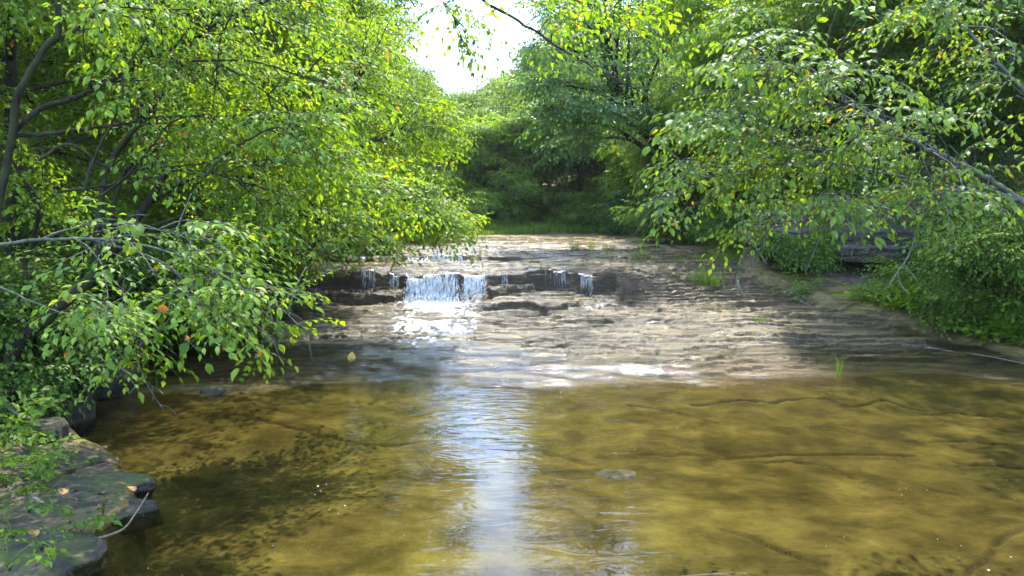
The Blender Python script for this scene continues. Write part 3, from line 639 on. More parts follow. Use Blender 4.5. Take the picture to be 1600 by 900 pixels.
near_tree('creekside_tree', 'dark trunked tree leaning in at the upper left with one long arching limb', gA,
  [gA] + TR([(-30, 430), (5, 285), (20, 205), (28, 150), (70, 75), (92, 45), (82, -60), (60, -200)], 6.0, 5.8), (.036, .017),
  [(TR([(20, 208), (60, 172), (105, 157), (150, 138), (210, 105), (270, 75), (310, 55), (360, 25), (420, 0), (540, -70)], 6.0, 6.4), .022, .009, 42, .9, .3),
   (TR([(22, 212), (90, 207), (140, 200), (200, 192), (240, 184), (330, 181), (420, 187), (500, 203)], 6.0, 6.3), .018, .006, 26, .6, .35),
   (TR([(75, 70), (115, 48), (150, 22), (200, 5), (280, -40)], 5.9, 6.5), .018, .007, 20, .8, .2),
   (TR([(60, 250), (110, 225), (170, 262), (250, 262), (350, 254), (430, 262)], 5.6, 6.0), .012, .004, 6, .5, .4),
   (TR([(90, 300), (200, 285), (290, 265), (380, 285), (450, 305)], 5.6, 6.0), .011, .004, 6, .5, .4),
   (TR([(110, 330), (180, 290), (235, 232), (270, 190), (330, 178)], 5.5, 5.8), .012, .004, 4, .5, .5),
   (TR([(130, 300), (150, 240), (190, 160), (195, 110), (240, 40), (250, -30)], 5.5, 5.9), .012, .004, 6, .5, .5),
   (TR([(320, 276), (350, 243), (385, 220), (428, 200), (470, 205)], 5.5, 5.7), .014, .005, 3, .4, .5),
   (TR([(345, 100), (372, 116), (420, 148), (470, 190), (520, 240)], 5.8, 6.0), .009, .003, 6, .5, .4),
   (TR([(300, 95), (390, 95), (450, 112), (510, 130), (560, 170)], 5.8, 6.0), .009, .003, 6, .5, .4),
   (TR([(365, 15), (345, 60), (340, 95), (330, 130)], 5.7), .008, .004, 2, .4, .5),
   (TR([(150, -12), (175, 8), (240, 15), (300, 15)], 5.0), .008, .004, 3, .4, .2),
   (TR([(85, -40), (260, -190), (480, -200), (620, -90), (740, -8), (810, 33), (880, 78), (950, 118), (1005, 145)], 5.9, 6.4), .022, .004, 10, .3, .5),
   (TR([(620, -90), (760, -40), (880, -5), (940, 10), (1010, 8)], 6.2, 6.6), .008, .003, 9, .35, .2),
   (TR([(640, -80), (690, 0), (715, 40), (722, 85)], 6.2), .005, .002, 11, .3, .3)],
  'bright', 'hang', seed=1, ls=.95, lim=lambda px, py: np.where(px > 590, py < np.interp(px, [600, 640, 660, 740, 830, 840, 1010], [300, 60, 60, 95, 60, 85, 125]), True))
gB = P(5, 575, 7.0); gB[2] = ground(gB[0], gB[1]) - .05
near_tree('creekside_tree', 'leaning dark tree rising from behind the mossy boulder at the left', gB,
  [gB] + TR([(20, 552), (75, 495), (135, 442), (190, 375), (235, 310), (270, 250)], 7.0, 7.4), (.07, .03),
  [(TR([(150, 425), (160, 300), (180, 243), (215, 195), (245, 158), (290, 120), (340, 98), (380, 96), (440, 140), (500, 200)], 7.0, 7.6), .032, .008, 44, .9, .3),
   (TR([(165, 400), (190, 280), (235, 240), (290, 215), (340, 212), (400, 218)], 7.2, 7.6), .02, .007, 26, .8, .2),
   (TR([(230, 320), (320, 270), (420, 250), (520, 275), (600, 290)], 7.4, 8.2), .022, .007, 40, .9, .2),
   (TR([(190, 378), (260, 345), (350, 320), (440, 330), (520, 350)], 7.2, 7.6), .018, .006, 34, .7, .25),
   (TR([(60, 510), (40, 420), (60, 330), (20, 250)], 7.3), .03, .012, 22, .7, .3)],
  'bright', 'flat', seed=2, lim=bank_clear)
gE = P(-160, 640, 4.3); gE[2] = ground(gE[0], gE[1]) - .05
near_tree('sapling', 'low sapling with pale lichened twigs reaching over the left bank', gE,
  [gE] + TR([(-150, 470), (-90, 400), (0, 383)], 4.3, 4.4), (.03, .014),
  [(TR([(-20, 385), (60, 375), (140, 373), (230, 385), (330, 420), (420, 470), (485, 520)], 4.4, 4.7), .012, .003, 12, .45, .3),
   (TR([(140, 373), (230, 400), (300, 440), (380, 490), (440, 545)], 4.5, 4.7), .008, .002, 12, .35, .2),
   (TR([(60, 376), (100, 360), (160, 350), (260, 362), (350, 385)], 4.5, 4.9), .007, .002, 9, .35, .2),
   (TR([(-20, 440), (60, 475), (110, 490), (180, 475)], 4.2, 4.3), .006, .002, 6, .25, .3),
   (TR([(290, 448), (280, 455), (278, 480), (250, 515), (215, 545), (225, 590), (255, 640)], 4.6, 4.5), .005, .002, 7, .16, .45),
   (TR([(205, 430), (192, 442), (195, 470), (202, 500), (205, 520)], 4.5), .004, .0015, 0, .1, .5)],
  'bright', 'flat', bark=BARK_G, seed=3, ls=1.0, lim=lambda px, py: (px < 485) & (py < np.interp(px, [0, 100, 150, 250, 300, 400, 480, 500], [560, 555, 560, 590, 520, 515, 510, 500])) & (py > 345))
gD = P(400, 425, 11.5); gD[2] = ground(gD[0], gD[1]) - .05
near_tree('creekside_tree', 'low tree with dark crooked limbs sweeping over the left end of the falls', gD,
  [gD] + TR([(425, 400), (470, 395), (490, 380), (515, 352), (560, 328)], 11.3, 11.0), (.08, .035),
  [(TR([(440, 400), (470, 355), (530, 343), (580, 320), (620, 312), (700, 330)], 11.2, 10.8), .025, .008, 42, .8, .3),
   (TR([(560, 355), (610, 360), (645, 353), (668, 340), (730, 335)], 11.0, 10.8), .022, .006, 24, .6, .35),
   (TR([(540, 350), (590, 372), (612, 400), (620, 420)], 11.0, 10.8), .012, .004, 12, .35, .4),
   (TR([(480, 395), (440, 300), (470, 220), (540, 150), (590, 80)], 11.4, 11.8), .05, .015, 60, 1.2, .3),
   (TR([(450, 300), (540, 240), (620, 210), (680, 190)], 11.5, 12), .03, .008, 50, 1.0, .2),
   (TR([(420, 400), (450, 405), (520, 408), (560, 410)], 11.0), .015, .005, 14, .35, .3)],
  'bright', 'flat', seed=4, hi=False, ls=1.15, lim=lambda px, py: (px < 745) & (py < np.interp(px, [400, 470, 520, 560, 640, 740], [425, 420, 408, 400, 395, 380])))
# ------------------------------------------------------------------ near right tree
gR = P(1760, 520, 6.3); gR[2] = ground(gR[0], gR[1]) - .05
near_tree('creekside_tree', 'tree off the right edge with one pale diagonal limb of drooping leaves', gR,
  [gR] + TR([(1740, 430), (1700, 370), (1660, 345)], 6.2, 6.0), (.07, .045),
  [(TR([(1665, 350), (1600, 318), (1560, 290), (1520, 265), (1455, 237), (1400, 205), (1350, 175), (1310, 155), (1285, 135), (1240, 112), (1170, 70)], 6.0, 5.4), .03, .006, 50, .8, .25),
   (TR([(1600, 318), (1530, 292), (1480, 300), (1400, 318), (1300, 330), (1210, 350), (1165, 380)], 5.9, 5.4), .016, .003, 32, .55, .25),
   (TR([(1430, 222), (1370, 215), (1300, 235), (1230, 225), (1150, 190), (1090, 200)], 5.8, 5.6), .012, .003, 22, .5, .2),
   (TR([(1500, 258), (1450, 280), (1380, 270), (1300, 255), (1200, 260), (1080, 285), (1040, 310)], 5.8, 5.6), .012, .003, 26, .5, .25),
   (TR([(1680, 350), (1640, 200), (1560, 100), (1480, 20), (1400, -60)], 6.2, 6.4), .025, .008, 26, .9, .3)],
  'fresh', 'hang', bark=BARK_G, seed=5, ls=1.0, lim=lambda px, py: (px > np.interp(py, [-100, 100, 200, 300], [1080, 1030, 1000, 1010])) & (py < np.interp(px, [1000, 1080, 1160, 1200, 1300, 1400, 1440, 1600], [362, 372, 385, 360, 335, 345, 325, 335])),
  dead=[(TR([(1455, 300), (1440, 335), (1428, 375), (1418, 402), (1402, 425), (1388, 448)], 5.7), .007, .003), (TR([(1402, 425), (1408, 445), (1420, 460)], 5.7), .004, .002), (TR([(1412, 412), (1425, 428), (1434, 440)], 5.7), .003, .0015),
        (TR([(1470, 300), (1482, 340), (1480, 370), (1486, 392)], 5.8), .005, .002)])

# ------------------------------------------------------------------ bank trees, left
GL, GR_, GF = 'trees along the left bank', 'trees on the right bank and hillside', 'far trees up the valley'
left = [
 ('bright green tree filling the upper left, second row from the water', -6.2, 9.5, 8, (.8, 8.5), 3.0, 34, 60, 'flat', 'bright', .09),
 ('tall bright tree on the left bank beside the falls', -5.8, 14.0, 10, (.8, 10), 3.1, 40, 60, 'big', 'bright', .12),
 ('broad yellow green tree on the left bank upstream of the falls', -6.3, 18.5, 12, (1, 12), 3.4, 36, 55, 'big', 'fresh', .14),
 ('slender tree leaning over the water at the left bend', -5.6, 24, 10, (.6, 9.5), 3.0, 30, 55, 'big', 'fresh', .12),
 ('thick tree in the shade at far left behind the leaning one', -10, 9, 10, (1, 10), 3.0, 26, 50, 'big', 'mid', .16),
 ('leafy tree deep in the left wood behind the bright ones', -10.5, 15, 12, (1, 12), 3.4, 26, 50, 'big', 'mid', .16),
 ('tall dense tree back in the left wood', -11, 22, 13, (1, 13), 4, 26, 50, 'huge', 'mid', .18),
 ('low tree standing where the left bank meets the far bend', -6.0, 30, 8, (.3, 8), 2.8, 24, 45, 'big', 'fresh', .12),
 ('tree beyond the left bend with crown over its neighbours', -9.5, 37, 12, (.5, 10.5), 4.0, 24, 45, 'huge', 'fresh', .16),
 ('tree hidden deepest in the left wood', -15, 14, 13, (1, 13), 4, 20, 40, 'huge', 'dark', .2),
]
for i, (lb, x, y, h, cr, sp_, nc_, per, kd, lm, tr) in enumerate(left):
    tree(lb, x, y, h, cr, sp_, nc_, per, kd, lm, GL, tr, lean=(.6, 0), seed=i, avoid=GAP, twigs=(y < 16), bark=BARK_G if i % 2 else BARK)
# ------------------------------------------------------------------ bank trees, right and centre
tree('big glossy blue green tree leaning left over the creek beyond the falls', 5.8, 22.5, 10.5, None, 0, 0, 36, 'big', 'blue', GR_, .17, seed=31, avoid=GAP, bark=BARK,
     trunk_pts=[np.array([5.8, 22.5, ground(5.8, 22.5) - .1]), P(1040, 240, 22), P(985, 190, 21.5), P(950, 120, 21), P(930, -20, 21)],
     clumps=[tuple(P(px, py, D)) + (r,) for px, py, D, r in [(880, 70, 20, .95), (900, 20, 20, 1.0), (930, 110, 20.5, 1.0), (870, 130, 20, .6), (960, 60, 21, 1.1), (1000, 120, 20.5, 1.0), (985, 10, 21, 1.2), (900, 165, 20, .7), (950, 170, 20, .8), (1010, 180, 21, .8), (1050, 60, 21, 1.2),
             (1060, 130, 21.5, 1.0), (900, -60, 20, 1.2), (980, -80, 21, 1.5), (920, -160, 19, 1.4), (1030, -170, 21, 1.8), (940, -260, 19, 1.5), (880, 190, 20.5, .6), (930, 215, 20.5, .6), (1100, -30, 22, 1.5), (1090, 190, 21, .8)]])
right = [
 ('bright yellow green tree above the right bank ramp', 7.2, 19.0, 9, (.6, 9), 2.7, 36, 55, 'big', 'bright', .11, (-.8, 0)),
 ('broad green tree over the rock ledges on the right', 7.8, 16.4, 7, (1.2, 7.5), 2.6, 30, 55, 'big', 'fresh', .1, (-.6, -.5)),
 ('low leafy tree on the right with branches sweeping down to the rock', 6.9, 24, 7, (.2, 6), 2.7, 32, 50, 'big', 'fresh', .12, (-.8, 0)),
 ('full green tree at the foot of the right hillside', 11.5, 20, 9, (.8, 9), 3.2, 26, 50, 'big', 'fresh', .14, (0, 0)),
 ('shady green tree near the right edge beside the ledges', 11.8, 14.5, 8, (1.2, 8), 2.6, 26, 50, 'big', 'mid', .12, (-.3, 0)),
 ('tree halfway up the right hillside', 14, 27, 9, (1.0, 9), 3.4, 26, 45, 'huge', 'mid', .14, (0, 0)),
 ('open crowned tree high on the right hillside', 19, 24, 10, (1.2, 10), 3.4, 26, 40, 'huge', 'mid', .15, (0, 0)),
 ('slim tree near the top right on the shaded slope', 16, 19, 9, (1.2, 9), 3.0, 24, 45, 'big', 'mid', .11, (0, 0)),
 ('dark leafy tree right of the glossy tree', 9.8, 30, 11, (.5, 11), 3.8, 32, 50, 'huge', 'fresh', .18, (-.5, 0)),
 ('dark low tree over the far grassy bank', 4.8, 36, 8, (.2, 8), 3.4, 34, 50, 'huge', 'mid', .16, (-.5, 0)),
 ('shadowed tree behind the middle of the far grass bank', 1.0, 38, 7, (.2, 7), 3.0, 30, 50, 'huge', 'fresh', .15, (0, 0)),
 ('shadowed tree at the left end of the far grass bank', -2.6, 41, 7.5, (.2, 6.5), 3.2, 24, 45, 'huge', 'mid', .15, (0, 0)),
 ('tree climbing the slope behind the glossy tree', 8, 40, 13, (1, 13), 4.5, 26, 45, 'huge', 'fresh', .2, (0, 0)),
 ('large tree on the upper slope right of centre', 16, 38, 13, (1, 13), 4.6, 22, 40, 'huge', 'mid', .2, (0, 0)),
 ('large tree on the upper slope toward the right edge', 25, 36, 13, (1, 13), 4.8, 28, 40, 'huge', 'mid', .2, (0, 0)),
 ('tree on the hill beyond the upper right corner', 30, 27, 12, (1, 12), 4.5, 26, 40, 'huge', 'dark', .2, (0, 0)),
]
for i, (lb, x, y, h, cr, sp_, nc_, per, kd, lm, tr, ln) in enumerate(right):
    tree(lb, x, y, h, cr, sp_, nc_, per, kd, lm, GR_, tr, lean=ln, seed=60 + i, avoid=GAP, twigs=(y < 18), bark=BARK_G if i % 2 else BARK)
tree('leafy tree standing off the right edge over the pool', 9.5, 8.0, 9, (3.6, 9.5), 3.2, 26, 45, 'big', 'fresh', GR_, .14, lean=(-1.6, 0), seed=95, lim=lambda px, py: (py < -10) | (px > 1650))  # crown kept out of view; added to shade the pool and mirror in it
tree('leafy tree standing off the left edge over the pool', -7.5, 6.5, 9, (3.4, 9.5), 2.8, 22, 45, 'big', 'bright', GL, .14, lean=(1.2, 0), seed=96, lim=lambda px, py: (py < -10) & ((px < 725)) | (px < -50))
for i, (lb, x, y, h, sp_, lm) in enumerate([('bright small tree in front of the far shade, left of centre', -.6, 35.5, 5.5, 2.0, 'bright'), ('bright layered tree at the head of the creek right of centre', 3.0, 34.5, 6.5, 2.3, 'fresh'), ('bright low tree beside the glossy tree trunk', 6.0, 30.0, 6, 2.2, 'bright')]):
    tree(lb, x, y, h, (.3, h), sp_, 26, 42, 'big', lm, GF, .09, seed=160 + i, twigs=False, ls=1.3, avoid=GAP)
far = [
 ('tan tinged tree up the valley in front of the far crowns', -1.9, 47, 5.6, (1, 5.4), 2.2, 16, 45, 'tan', (0, 0)),
 ('yellow green far tree left of the tan one', -5.5, 52, 9.5, (1, 9), 3.5, 26, 50, 'fresh', (0, 0)),
 ('pale far tree behind the tan one', .8, 54, 12, (1, 12.5), 4, 28, 50, 'pale', (0, 0)),
 ('green far tree rising right of the valley gap', 4.5, 52, 14, (1, 15), 4, 28, 50, 'mid', (0, 0)),
 ('far tree whose top closes the right side of the gap', 5.5, 60, 17, (2, 19), 4.5, 28, 45, 'pale', (0, 0)),
 ('hazy farthest tree at the foot of the sky gap', -3.2, 72, 12, (1, 14), 5, 26, 45, 'pale', (0, 0)),
 ('hazy farthest tree left of the sky gap', -9, 70, 11, (1, 11), 5, 26, 45, 'pale', (0, 0)),
 ('hazy farthest tree right of the sky gap', 2.5, 80, 17, (1, 17), 5, 26, 45, 'pale', (0, 0)),
 ('far tree on the left shoulder of the valley', -14, 50, 15, (1, 15), 5, 24, 45, 'fresh', (0, 0)),
 ('far tree on the right shoulder of the valley', 13, 55, 16, (1, 16), 5.5, 26, 40, 'mid', (0, 0)),
 ('far tree high on the right shoulder', 24, 52, 16, (1, 16), 5.5, 22, 40, 'mid', (0, 0)),
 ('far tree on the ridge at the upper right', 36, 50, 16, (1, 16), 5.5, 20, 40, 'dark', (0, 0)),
 ('far tree far out on the left slope', -24, 45, 16, (1, 16), 5.5, 20, 40, 'mid', (0, 0)),
 ('far tree at the left end of the slope', -24, 28, 15, (1, 15), 5, 20, 40, 'mid', (0, 0)),
]
for i, (lb, x, y, h, cr, sp_, nc_, per, lm, ln) in enumerate(far):
    tree(lb, x, y, h, cr, sp_, nc_, per, 'huge', lm, GF, .2, lean=ln, seed=120 + i, twigs=False, scale=1.0, ls=1.15, avoid=GAP, bark=BARK_G)
# slim bare trunks showing between the leaves on the right slope
for i, (lb, px, py, D, h, r) in enumerate([('slim dark bare trunk left of the forked one on the right slope', 1353, 190, 19, 5, .04), ('forked slim trunk on the right hillside', 1447, 200, 20, 6, .06), ('pale slim trunk beside the forked one', 1412, 180, 21, 6, .05), ('thin dark trunk low on the right slope', 1190, 350, 19, 4, .04), ('thin trunk behind the low leaf sprays', 1235, 340, 20, 4, .045), ('short dark trunk at the top of the right slope', 1520, 150, 24, 6, .06), ('slim leaning trunk in the upper right corner', 1570, 160, 26, 7, .07)]):
    g = P(px, py, D); x, y = g[0], g[1]
    tree(lb, x, y, h + 1.5, (h - .5, h + 1.5), 1.4, 7, 22, 'big', 'mid', 'slim trees on the right slope', r, lean=(rng.uniform(-.8, .8), 0), seed=200 + i, name='slim_tree', bark=BARK_G if i % 2 else BARK)

# ------------------------------------------------------------------ shrubs
SH = 'shrubs along the banks'
shr = [
 ('dense small leaved shrub at the right edge of the rocks', *P(1560, 470, 11.5)[:2], 1.9, 1.15, 26, 24, 'flat', 'fresh'),
 ('smaller shrub left of the dense one at the right edge', *P(1520, 450, 12.6)[:2], 1.0, .5, 12, 20, 'flat', 'fresh'),
 ('leafy shrub hanging over the ledge near the falls ramp', *P(1230, 440, 15.0)[:2], .8, .6, 14, 22, 'small', 'mid'),
 ('broad leaved shrub in front of the dark rock hollow', *P(1262, 440, 14.8)[:2], .8, .28, 8, 12, 'flat', 'mid'),
 ('broad leaved shrub right of the dark rock hollow', *P(1475, 430, 14.3)[:2], 1.0, .5, 12, 18, 'flat', 'dark'),
 ('shrub on the rock shelf above the hollow', *P(1330, 340, 16.6)[:2], 1.0, 1.0, 16, 24, 'small', 'mid'),
 ('low shrub on the right slope above the ledges', *P(1420, 330, 17.5)[:2], 1.3, 1.2, 16, 24, 'flat', 'fresh'),
 ('low shrub on the right slope near the picture edge', *P(1560, 310, 17.5)[:2], 1.6, 1.4, 18, 24, 'flat', 'mid'),
 ('shrub above the ledges beside the ramp', *P(1180, 350, 18)[:2], 1.2, 1.0, 16, 24, 'flat', 'mid'),
 ('bushy shrub under the trees at the right edge', *P(1600, 400, 14.5)[:2], 2.0, 1.3, 20, 22, 'flat', 'mid'),
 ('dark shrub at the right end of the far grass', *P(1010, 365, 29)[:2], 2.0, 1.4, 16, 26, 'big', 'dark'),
 ('shrub overhanging the far right waterside', *P(1080, 360, 24)[:2], 2.0, 1.4, 18, 28, 'big', 'mid'),
 ('shrub at the left bend of the upper creek', *P(640, 372, 24)[:2], 1.8, 1.2, 18, 26, 'big', 'fresh'),
 ('shrub beside the left end of the rock shelf', *P(560, 390, 18)[:2], 1.6, 1.0, 16, 28, 'flat', 'fresh'),
 ('low shrub in shade under the left trees', *P(360, 430, 12.5)[:2], 1.6, 1.3, 26, 28, 'flat', 'fresh'),
 ('low shrub behind the leaning trunk on the left', *P(150, 440, 10)[:2], 1.8, 1.4, 28, 28, 'flat', 'mid'),
 ('bright shrub behind the pale twigs on the left', *P(260, 420, 11)[:2], 1.5, 1.2, 24, 26, 'flat', 'bright'),
 ('leafy shrub at the far left edge of the bank', *P(-20, 480, 7.6)[:2], 1.5, .9, 24, 26, 'flat', 'mid'),
 ('shrub in the dark beneath the far trees', *P(860, 340, 34)[:2], 2.2, 1.8, 12, 20, 'big', 'fresh'),
 ('rounded shrub behind the far grass left of centre', *P(780, 345, 34)[:2], 1.6, 1.6, 12, 20, 'big', 'bright'),
 ('rounded shrub behind the far grass right of centre', *P(940, 340, 33.5)[:2], 1.8, 1.6, 16, 26, 'big', 'mid'),
]
for i, (lb, x, y, h, sp_, nc_, per, kd, lm) in enumerate(shr):
    tree(lb, x, y, h, (.15, h), sp_, nc_, per, kd, lm, SH, .014, seed=300 + i, name='shrub', cat='shrub', bush=True, twigs=y < 16, hi=False, ls=1.0)

# ------------------------------------------------------------------ rocks
def slab(name, label, cx, cy_, z0, z1, rx, ry, seed, m=ROCK_M, under_cut=0, cat='rock', group=None, rot=0, layers=4, sq=3.2):
    """layered bedrock slab / boulder with an uneven outline; strata step in and out up its side"""
    n, th = 72, np.linspace(0, 2 * np.pi, 72, endpoint=False); rs = np.random.default_rng(seed)
    base_r = 1 + .16 * vnoise(np.cos(th) * 1.6 + seed, np.sin(th) * 1.6, 1) + .07 * vnoise(np.cos(th) * 5 + seed, np.sin(th) * 5, 2)
    se = (np.abs(np.cos(th)) ** sq + np.abs(np.sin(th)) ** sq) ** (-1 / sq)
    rings = []; nl = layers * 4
    for i in range(nl + 1):
        t = i / nl; st = math.floor(t * layers * .999); fr = t * layers - st
        off = rs.uniform(-.03, .05) if i % 4 == 0 else rings_off; rings_off = off
        k = (1 - under_cut * (1 - t)) * (1 + off) * (1 - .04 * abs(fr - .5)) * (1 - (.05 if z1 - z0 < .34 and sq > 2.3 else .2) * max(0, t - .8) / .2)
        r = base_r * se * k
        x = r * rx * np.cos(th); y = r * ry * np.sin(th); z = z0 + (z1 - z0) * t + .02 * vnoise(th * 3, th * 0 + i * .7 + seed, 3)
        rings.append(np.stack([x, y, z], -1))
    for f in (.85, .65, .45, .25, .1):
        x = rings[nl][:, 0] * f / 1; y = rings[nl][:, 1] * f; z = z1 + .03 * (1 - f) + .05 * fbm(x * 3 + seed, y * 3, 2, 3) * min(1, (z1 - z0) * 3) ; rings.append(np.stack([x, y, z], -1))
    Vv = np.vstack(rings); k = len(rings); ii = np.arange(k - 1)[:, None] * n; jj = np.arange(n)[None]
    Qd = np.stack([ii + jj, ii + (jj + 1) % n, ii + n + (jj + 1) % n, ii + n + jj], -1).reshape(-1, 4)
    Vv = np.vstack([Vv, [[0, 0, z1 + .03]], [[0, 0, z0]]]); j = np.arange(n)
    Tt = np.vstack([np.stack([(k - 1) * n + j, (k - 1) * n + (j + 1) % n, np.full(n, k * n)], -1), np.stack([(j + 1) % n, j, np.full(n, k * n + 1)], -1)])
    Vv += .03 * np.stack([fbm(Vv[:, 0] * 9, Vv[:, 2] * 9 + Vv[:, 1] * 4, 4, 3), fbm(Vv[:, 1] * 9, Vv[:, 2] * 9, 5, 3), fbm(Vv[:, 0] * 9, Vv[:, 1] * 9, 6, 3)], -1) * min(1, rx * 2)
    c, s = math.cos(rot), math.sin(rot); Vv[:, :2] = Vv[:, :2] @ np.array([[c, s], [-s, c]])
    Vv[:, 2] -= z0
    o = mesh(name, Vv, [Qd, Tt], m); o.location = (cx, cy_, z0); return tag(o, label, cat, group)
b = PZ(150, 622, 0)
slab('boulder', 'rounded mossy boulder in front of the leaning trunk at the left waterside', b[0] - .05, b[1] + .25, -.1, .34, .38, .3, 1, ROCK_M, .12, 'boulder', sq=2.2, layers=2)
b = PZ(90, 660, 0); slab('boulder', 'grey flat topped boulder left of the mossy one at the waterside', b[0] - .1, b[1] + .1, -.1, .24, .36, .3, 2, ROCK_M, .05, 'boulder', sq=2.3, layers=2)
b = PZ(62, 690, .05); slab('boulder', 'small brown boulder on the bank below the grey one', b[0], b[1] + .1, -.05, .2, .17, .15, 3, ROCK_M, .05, 'boulder', sq=2.2, layers=1)
b = PZ(70, 728, .1); slab('rock_slab', 'flat upper slab of the left bank with a rounded right end', b[0] - .3, b[1] + .1, -.1, .085, .62, .33, 4, ROCK_M, .03, 'rock', sq=2.8, layers=2)
b = PZ(100, 760, .05); slab('rock_slab', 'thin slab with a dark broken edge on the left bank', b[0] - .1, b[1] + .1, -.1, .06, .7, .2, 5, ROCK_M, .1, 'rock', sq=2.6, layers=3)
b = PZ(110, 800, .05); slab('rock_slab', 'widest pale slab of the left bank with a point at the water', b[0] - .22, b[1] + .1, -.12, .035, .68, .36, 6, ROCK_M, .02, 'rock', sq=2.1, layers=2, rot=.2)
b = PZ(60, 850, .1); slab('rock_slab', 'mossy slab of the left bank where a small plant grows', b[0] - .2, b[1] + .1, -.2, .055, .5, .26, 7, ROCK_M, .05, 'rock', sq=2.6, layers=3)
b = PZ(-20, 885, .2); slab('rock_slab', 'nearest thick slab at the lower left corner', b[0] - .15, b[1] + .05, -.3, .17, .48, .32, 8, ROCK_M, .05, 'rock', sq=3.2, layers=4)
b = PZ(320, 614, 0); slab('rock_slab', 'small reddish stone at the edge of the left shelf', b[0] + .1, b[1], -.05, .06, .13, .1, 9, ROCK_D, 0, 'rock', sq=2.2, layers=1)
b = PZ(962, 726, -.2); slab('rock_slab', 'pale flat stone lying under the water right of centre', b[0], b[1], -.4, -.285, .2, .13, 10, ROCK_D, 0, 'rock', sq=2.4, layers=1)
# right bank ledges: slabs jutting over dark hollows
LG = 'ledges stacked in the right bank'
b = P(1375, 400, 14.6); slab('rock_ledge', 'thick pale ledge roofing the dark hollow on the right', b[0], b[1] + .35, b[2] - .1, b[2] + .2, .85, .75, 21, ROCK_D, .1, 'rock', LG, layers=3, sq=4)
b = P(1400, 375, 15.0); slab('rock_ledge', 'upper mossy ledge lying back on the pale one', b[0], b[1] + .4, b[2] - .12, b[2] + .22, 1.3, .8, 22, ROCK_M, .05, 'rock', LG, layers=3, sq=3.5)
b = P(1230, 372, 15.3); slab('rock_ledge', 'dark ledge above the hollow nearest the ramp', b[0], b[1] + .4, b[2] - .15, b[2] + .2, .75, .7, 23, ROCK_D, .1, 'rock', LG, layers=3, sq=3.5)
b = P(1500, 395, 14.4); slab('rock_ledge', 'ledge running off behind the right edge shrubs', b[0], b[1] + .4, b[2] - .2, b[2] + .2, .9, .7, 24, ROCK_D, .1, 'rock', LG, layers=4, sq=3.2)
b = P(1285, 425, 14.8); slab('rock_pillar', 'block of rock standing left of the dark hollow', b[0], b[1] + .35, .4, 1.35, .32, .4, 25, ROCK_D, .0, 'rock', LG, layers=6, sq=3)
b = P(1455, 425, 14.5); slab('rock_pillar', 'block of rock closing the right side of the dark hollow', b[0], b[1] + .5, .4, 1.3, .45, .4, 26, ROCK_D, .0, 'rock', LG, layers=6, sq=3)
b = P(1190, 440, 14.9); slab('rock_ledge', 'low ledge at the foot of the bank beside the ramp', b[0], b[1] + .2, .4, .86, .6, .45, 27, ROCK_D, .08, 'rock', LG, layers=4, sq=3)

# ------------------------------------------------------------------ sticks and dead leaves
def stick(label, pts, r0, r1, m=WOODB, name='stick', cat='stick', sides=6):
    a = Acc(); a.tube(smooth_path(pts, 6), r0, r1, sides, .25); p0 = np.array(pts[0]); o = a.build(name, m)
    o.data.transform(__import__('mathutils').Matrix.Translation(tuple(-p0))); o.location = tuple(p0); return tag(o, label, cat)
stick('pale curved driftwood stick along the edge of the left slab', [PZ(148, 843, .05), PZ(190, 828, .03), PZ(210, 805, .03), PZ(232, 770, .04)], .009, .005)
stick('grey fallen branch on the bank by the small boulder', [P(0, 625, 6.9), P(25, 645, 6.8), P(50, 655, 6.7), P(68, 662, 6.7)], .022, .014, BARK_L)
stick('short dark broken stick on the left slab', [PZ(52, 777, .13), PZ(70, 789, .12)], .014, .011)
stick('leaning grey dead branch stub at the foot of the right ramp', [P(1152, 438, 13.9), P(1155, 450, 13.85), P(1163, 462, 13.8)], .03, .012, BARK_L)
stick('fallen twig on the rock below the hollow', [P(1250, 470, 13.5), P(1262, 476, 13.4), P(1272, 480, 13.35)], .012, .006)
stick('long dead branch lying along the right waterline', [PZ(1440, 541, .16), PZ(1480, 548, .14), PZ(1540, 556, .14), PZ(1600, 568, .13)], .009, .005)
def dead_leaf(label, p, yaw, size, m, tilt=.3):
    v = LEAF_HI.copy(); v[:, 2] += .25 * v[:, 0] ** 2 * 3; v[:, 0] *= 1.5; v *= size
    o = mesh('fallen_leaf', v, [LT_HI], m); o.location = tuple(p); o.rotation_euler = (tilt, .2, yaw); return tag(o, label, 'leaf')
dead_leaf('brown dead leaf standing on the wet shelf below the falls', P(548, 566, 9.9), .3, .14, YELLEAF, 1.3)
for px, py, z, y_, m, lb in [(98, 773, .14, .5, DEADLEAF, 'orange dead leaf on the wide slab'), (198, 758, .1, 2, DEADLEAF, 'brown curled leaf near the broken edge of the slab'), (210, 768, .1, 1, DEADLEAF, 'dark brown leaf at the tip of the slab'),
        (56, 838, .22, 1, DEADLEAF, 'rusty leaf caught in the plant on the mossy slab'), (22, 705, .28, 2.5, DEADLEAF, 'brown leaf on the upper slab near the grass')]:
    dead_leaf(lb, PZ(px, py, z), y_, .085, m, .35)
# floating foam specks on the pool
a = Acc(); rs = np.random.default_rng(3)
for i in range(900):
    x, y = rs.uniform(-3.5, 6), rs.uniform(3.6, 9)
    if x < XL(y) + .2 or fbm(np.array([x * .9]), np.array([y * 2.2]), 3, 3)[0] < .12 + .2 * rs.random() - .1: continue
    r = rs.uniform(.001, .0035) * (1.8 if rs.random() < .06 else 1); th = np.linspace(0, 2 * np.pi, 6, endpoint=False)
    v = np.stack([x + r * np.cos(th) * 1.3, y + r * np.sin(th), np.full(6, .002)], -1); v = np.vstack([v, [[x, y, .002 + r * .5]]])
    a.add(v, T=[[k, (k + 1) % 6, 6] for k in range(6)])
tag(a.build('foam_specks', SPECK), 'tiny white foam specks drifting on the pool', 'foam', kind='stuff')

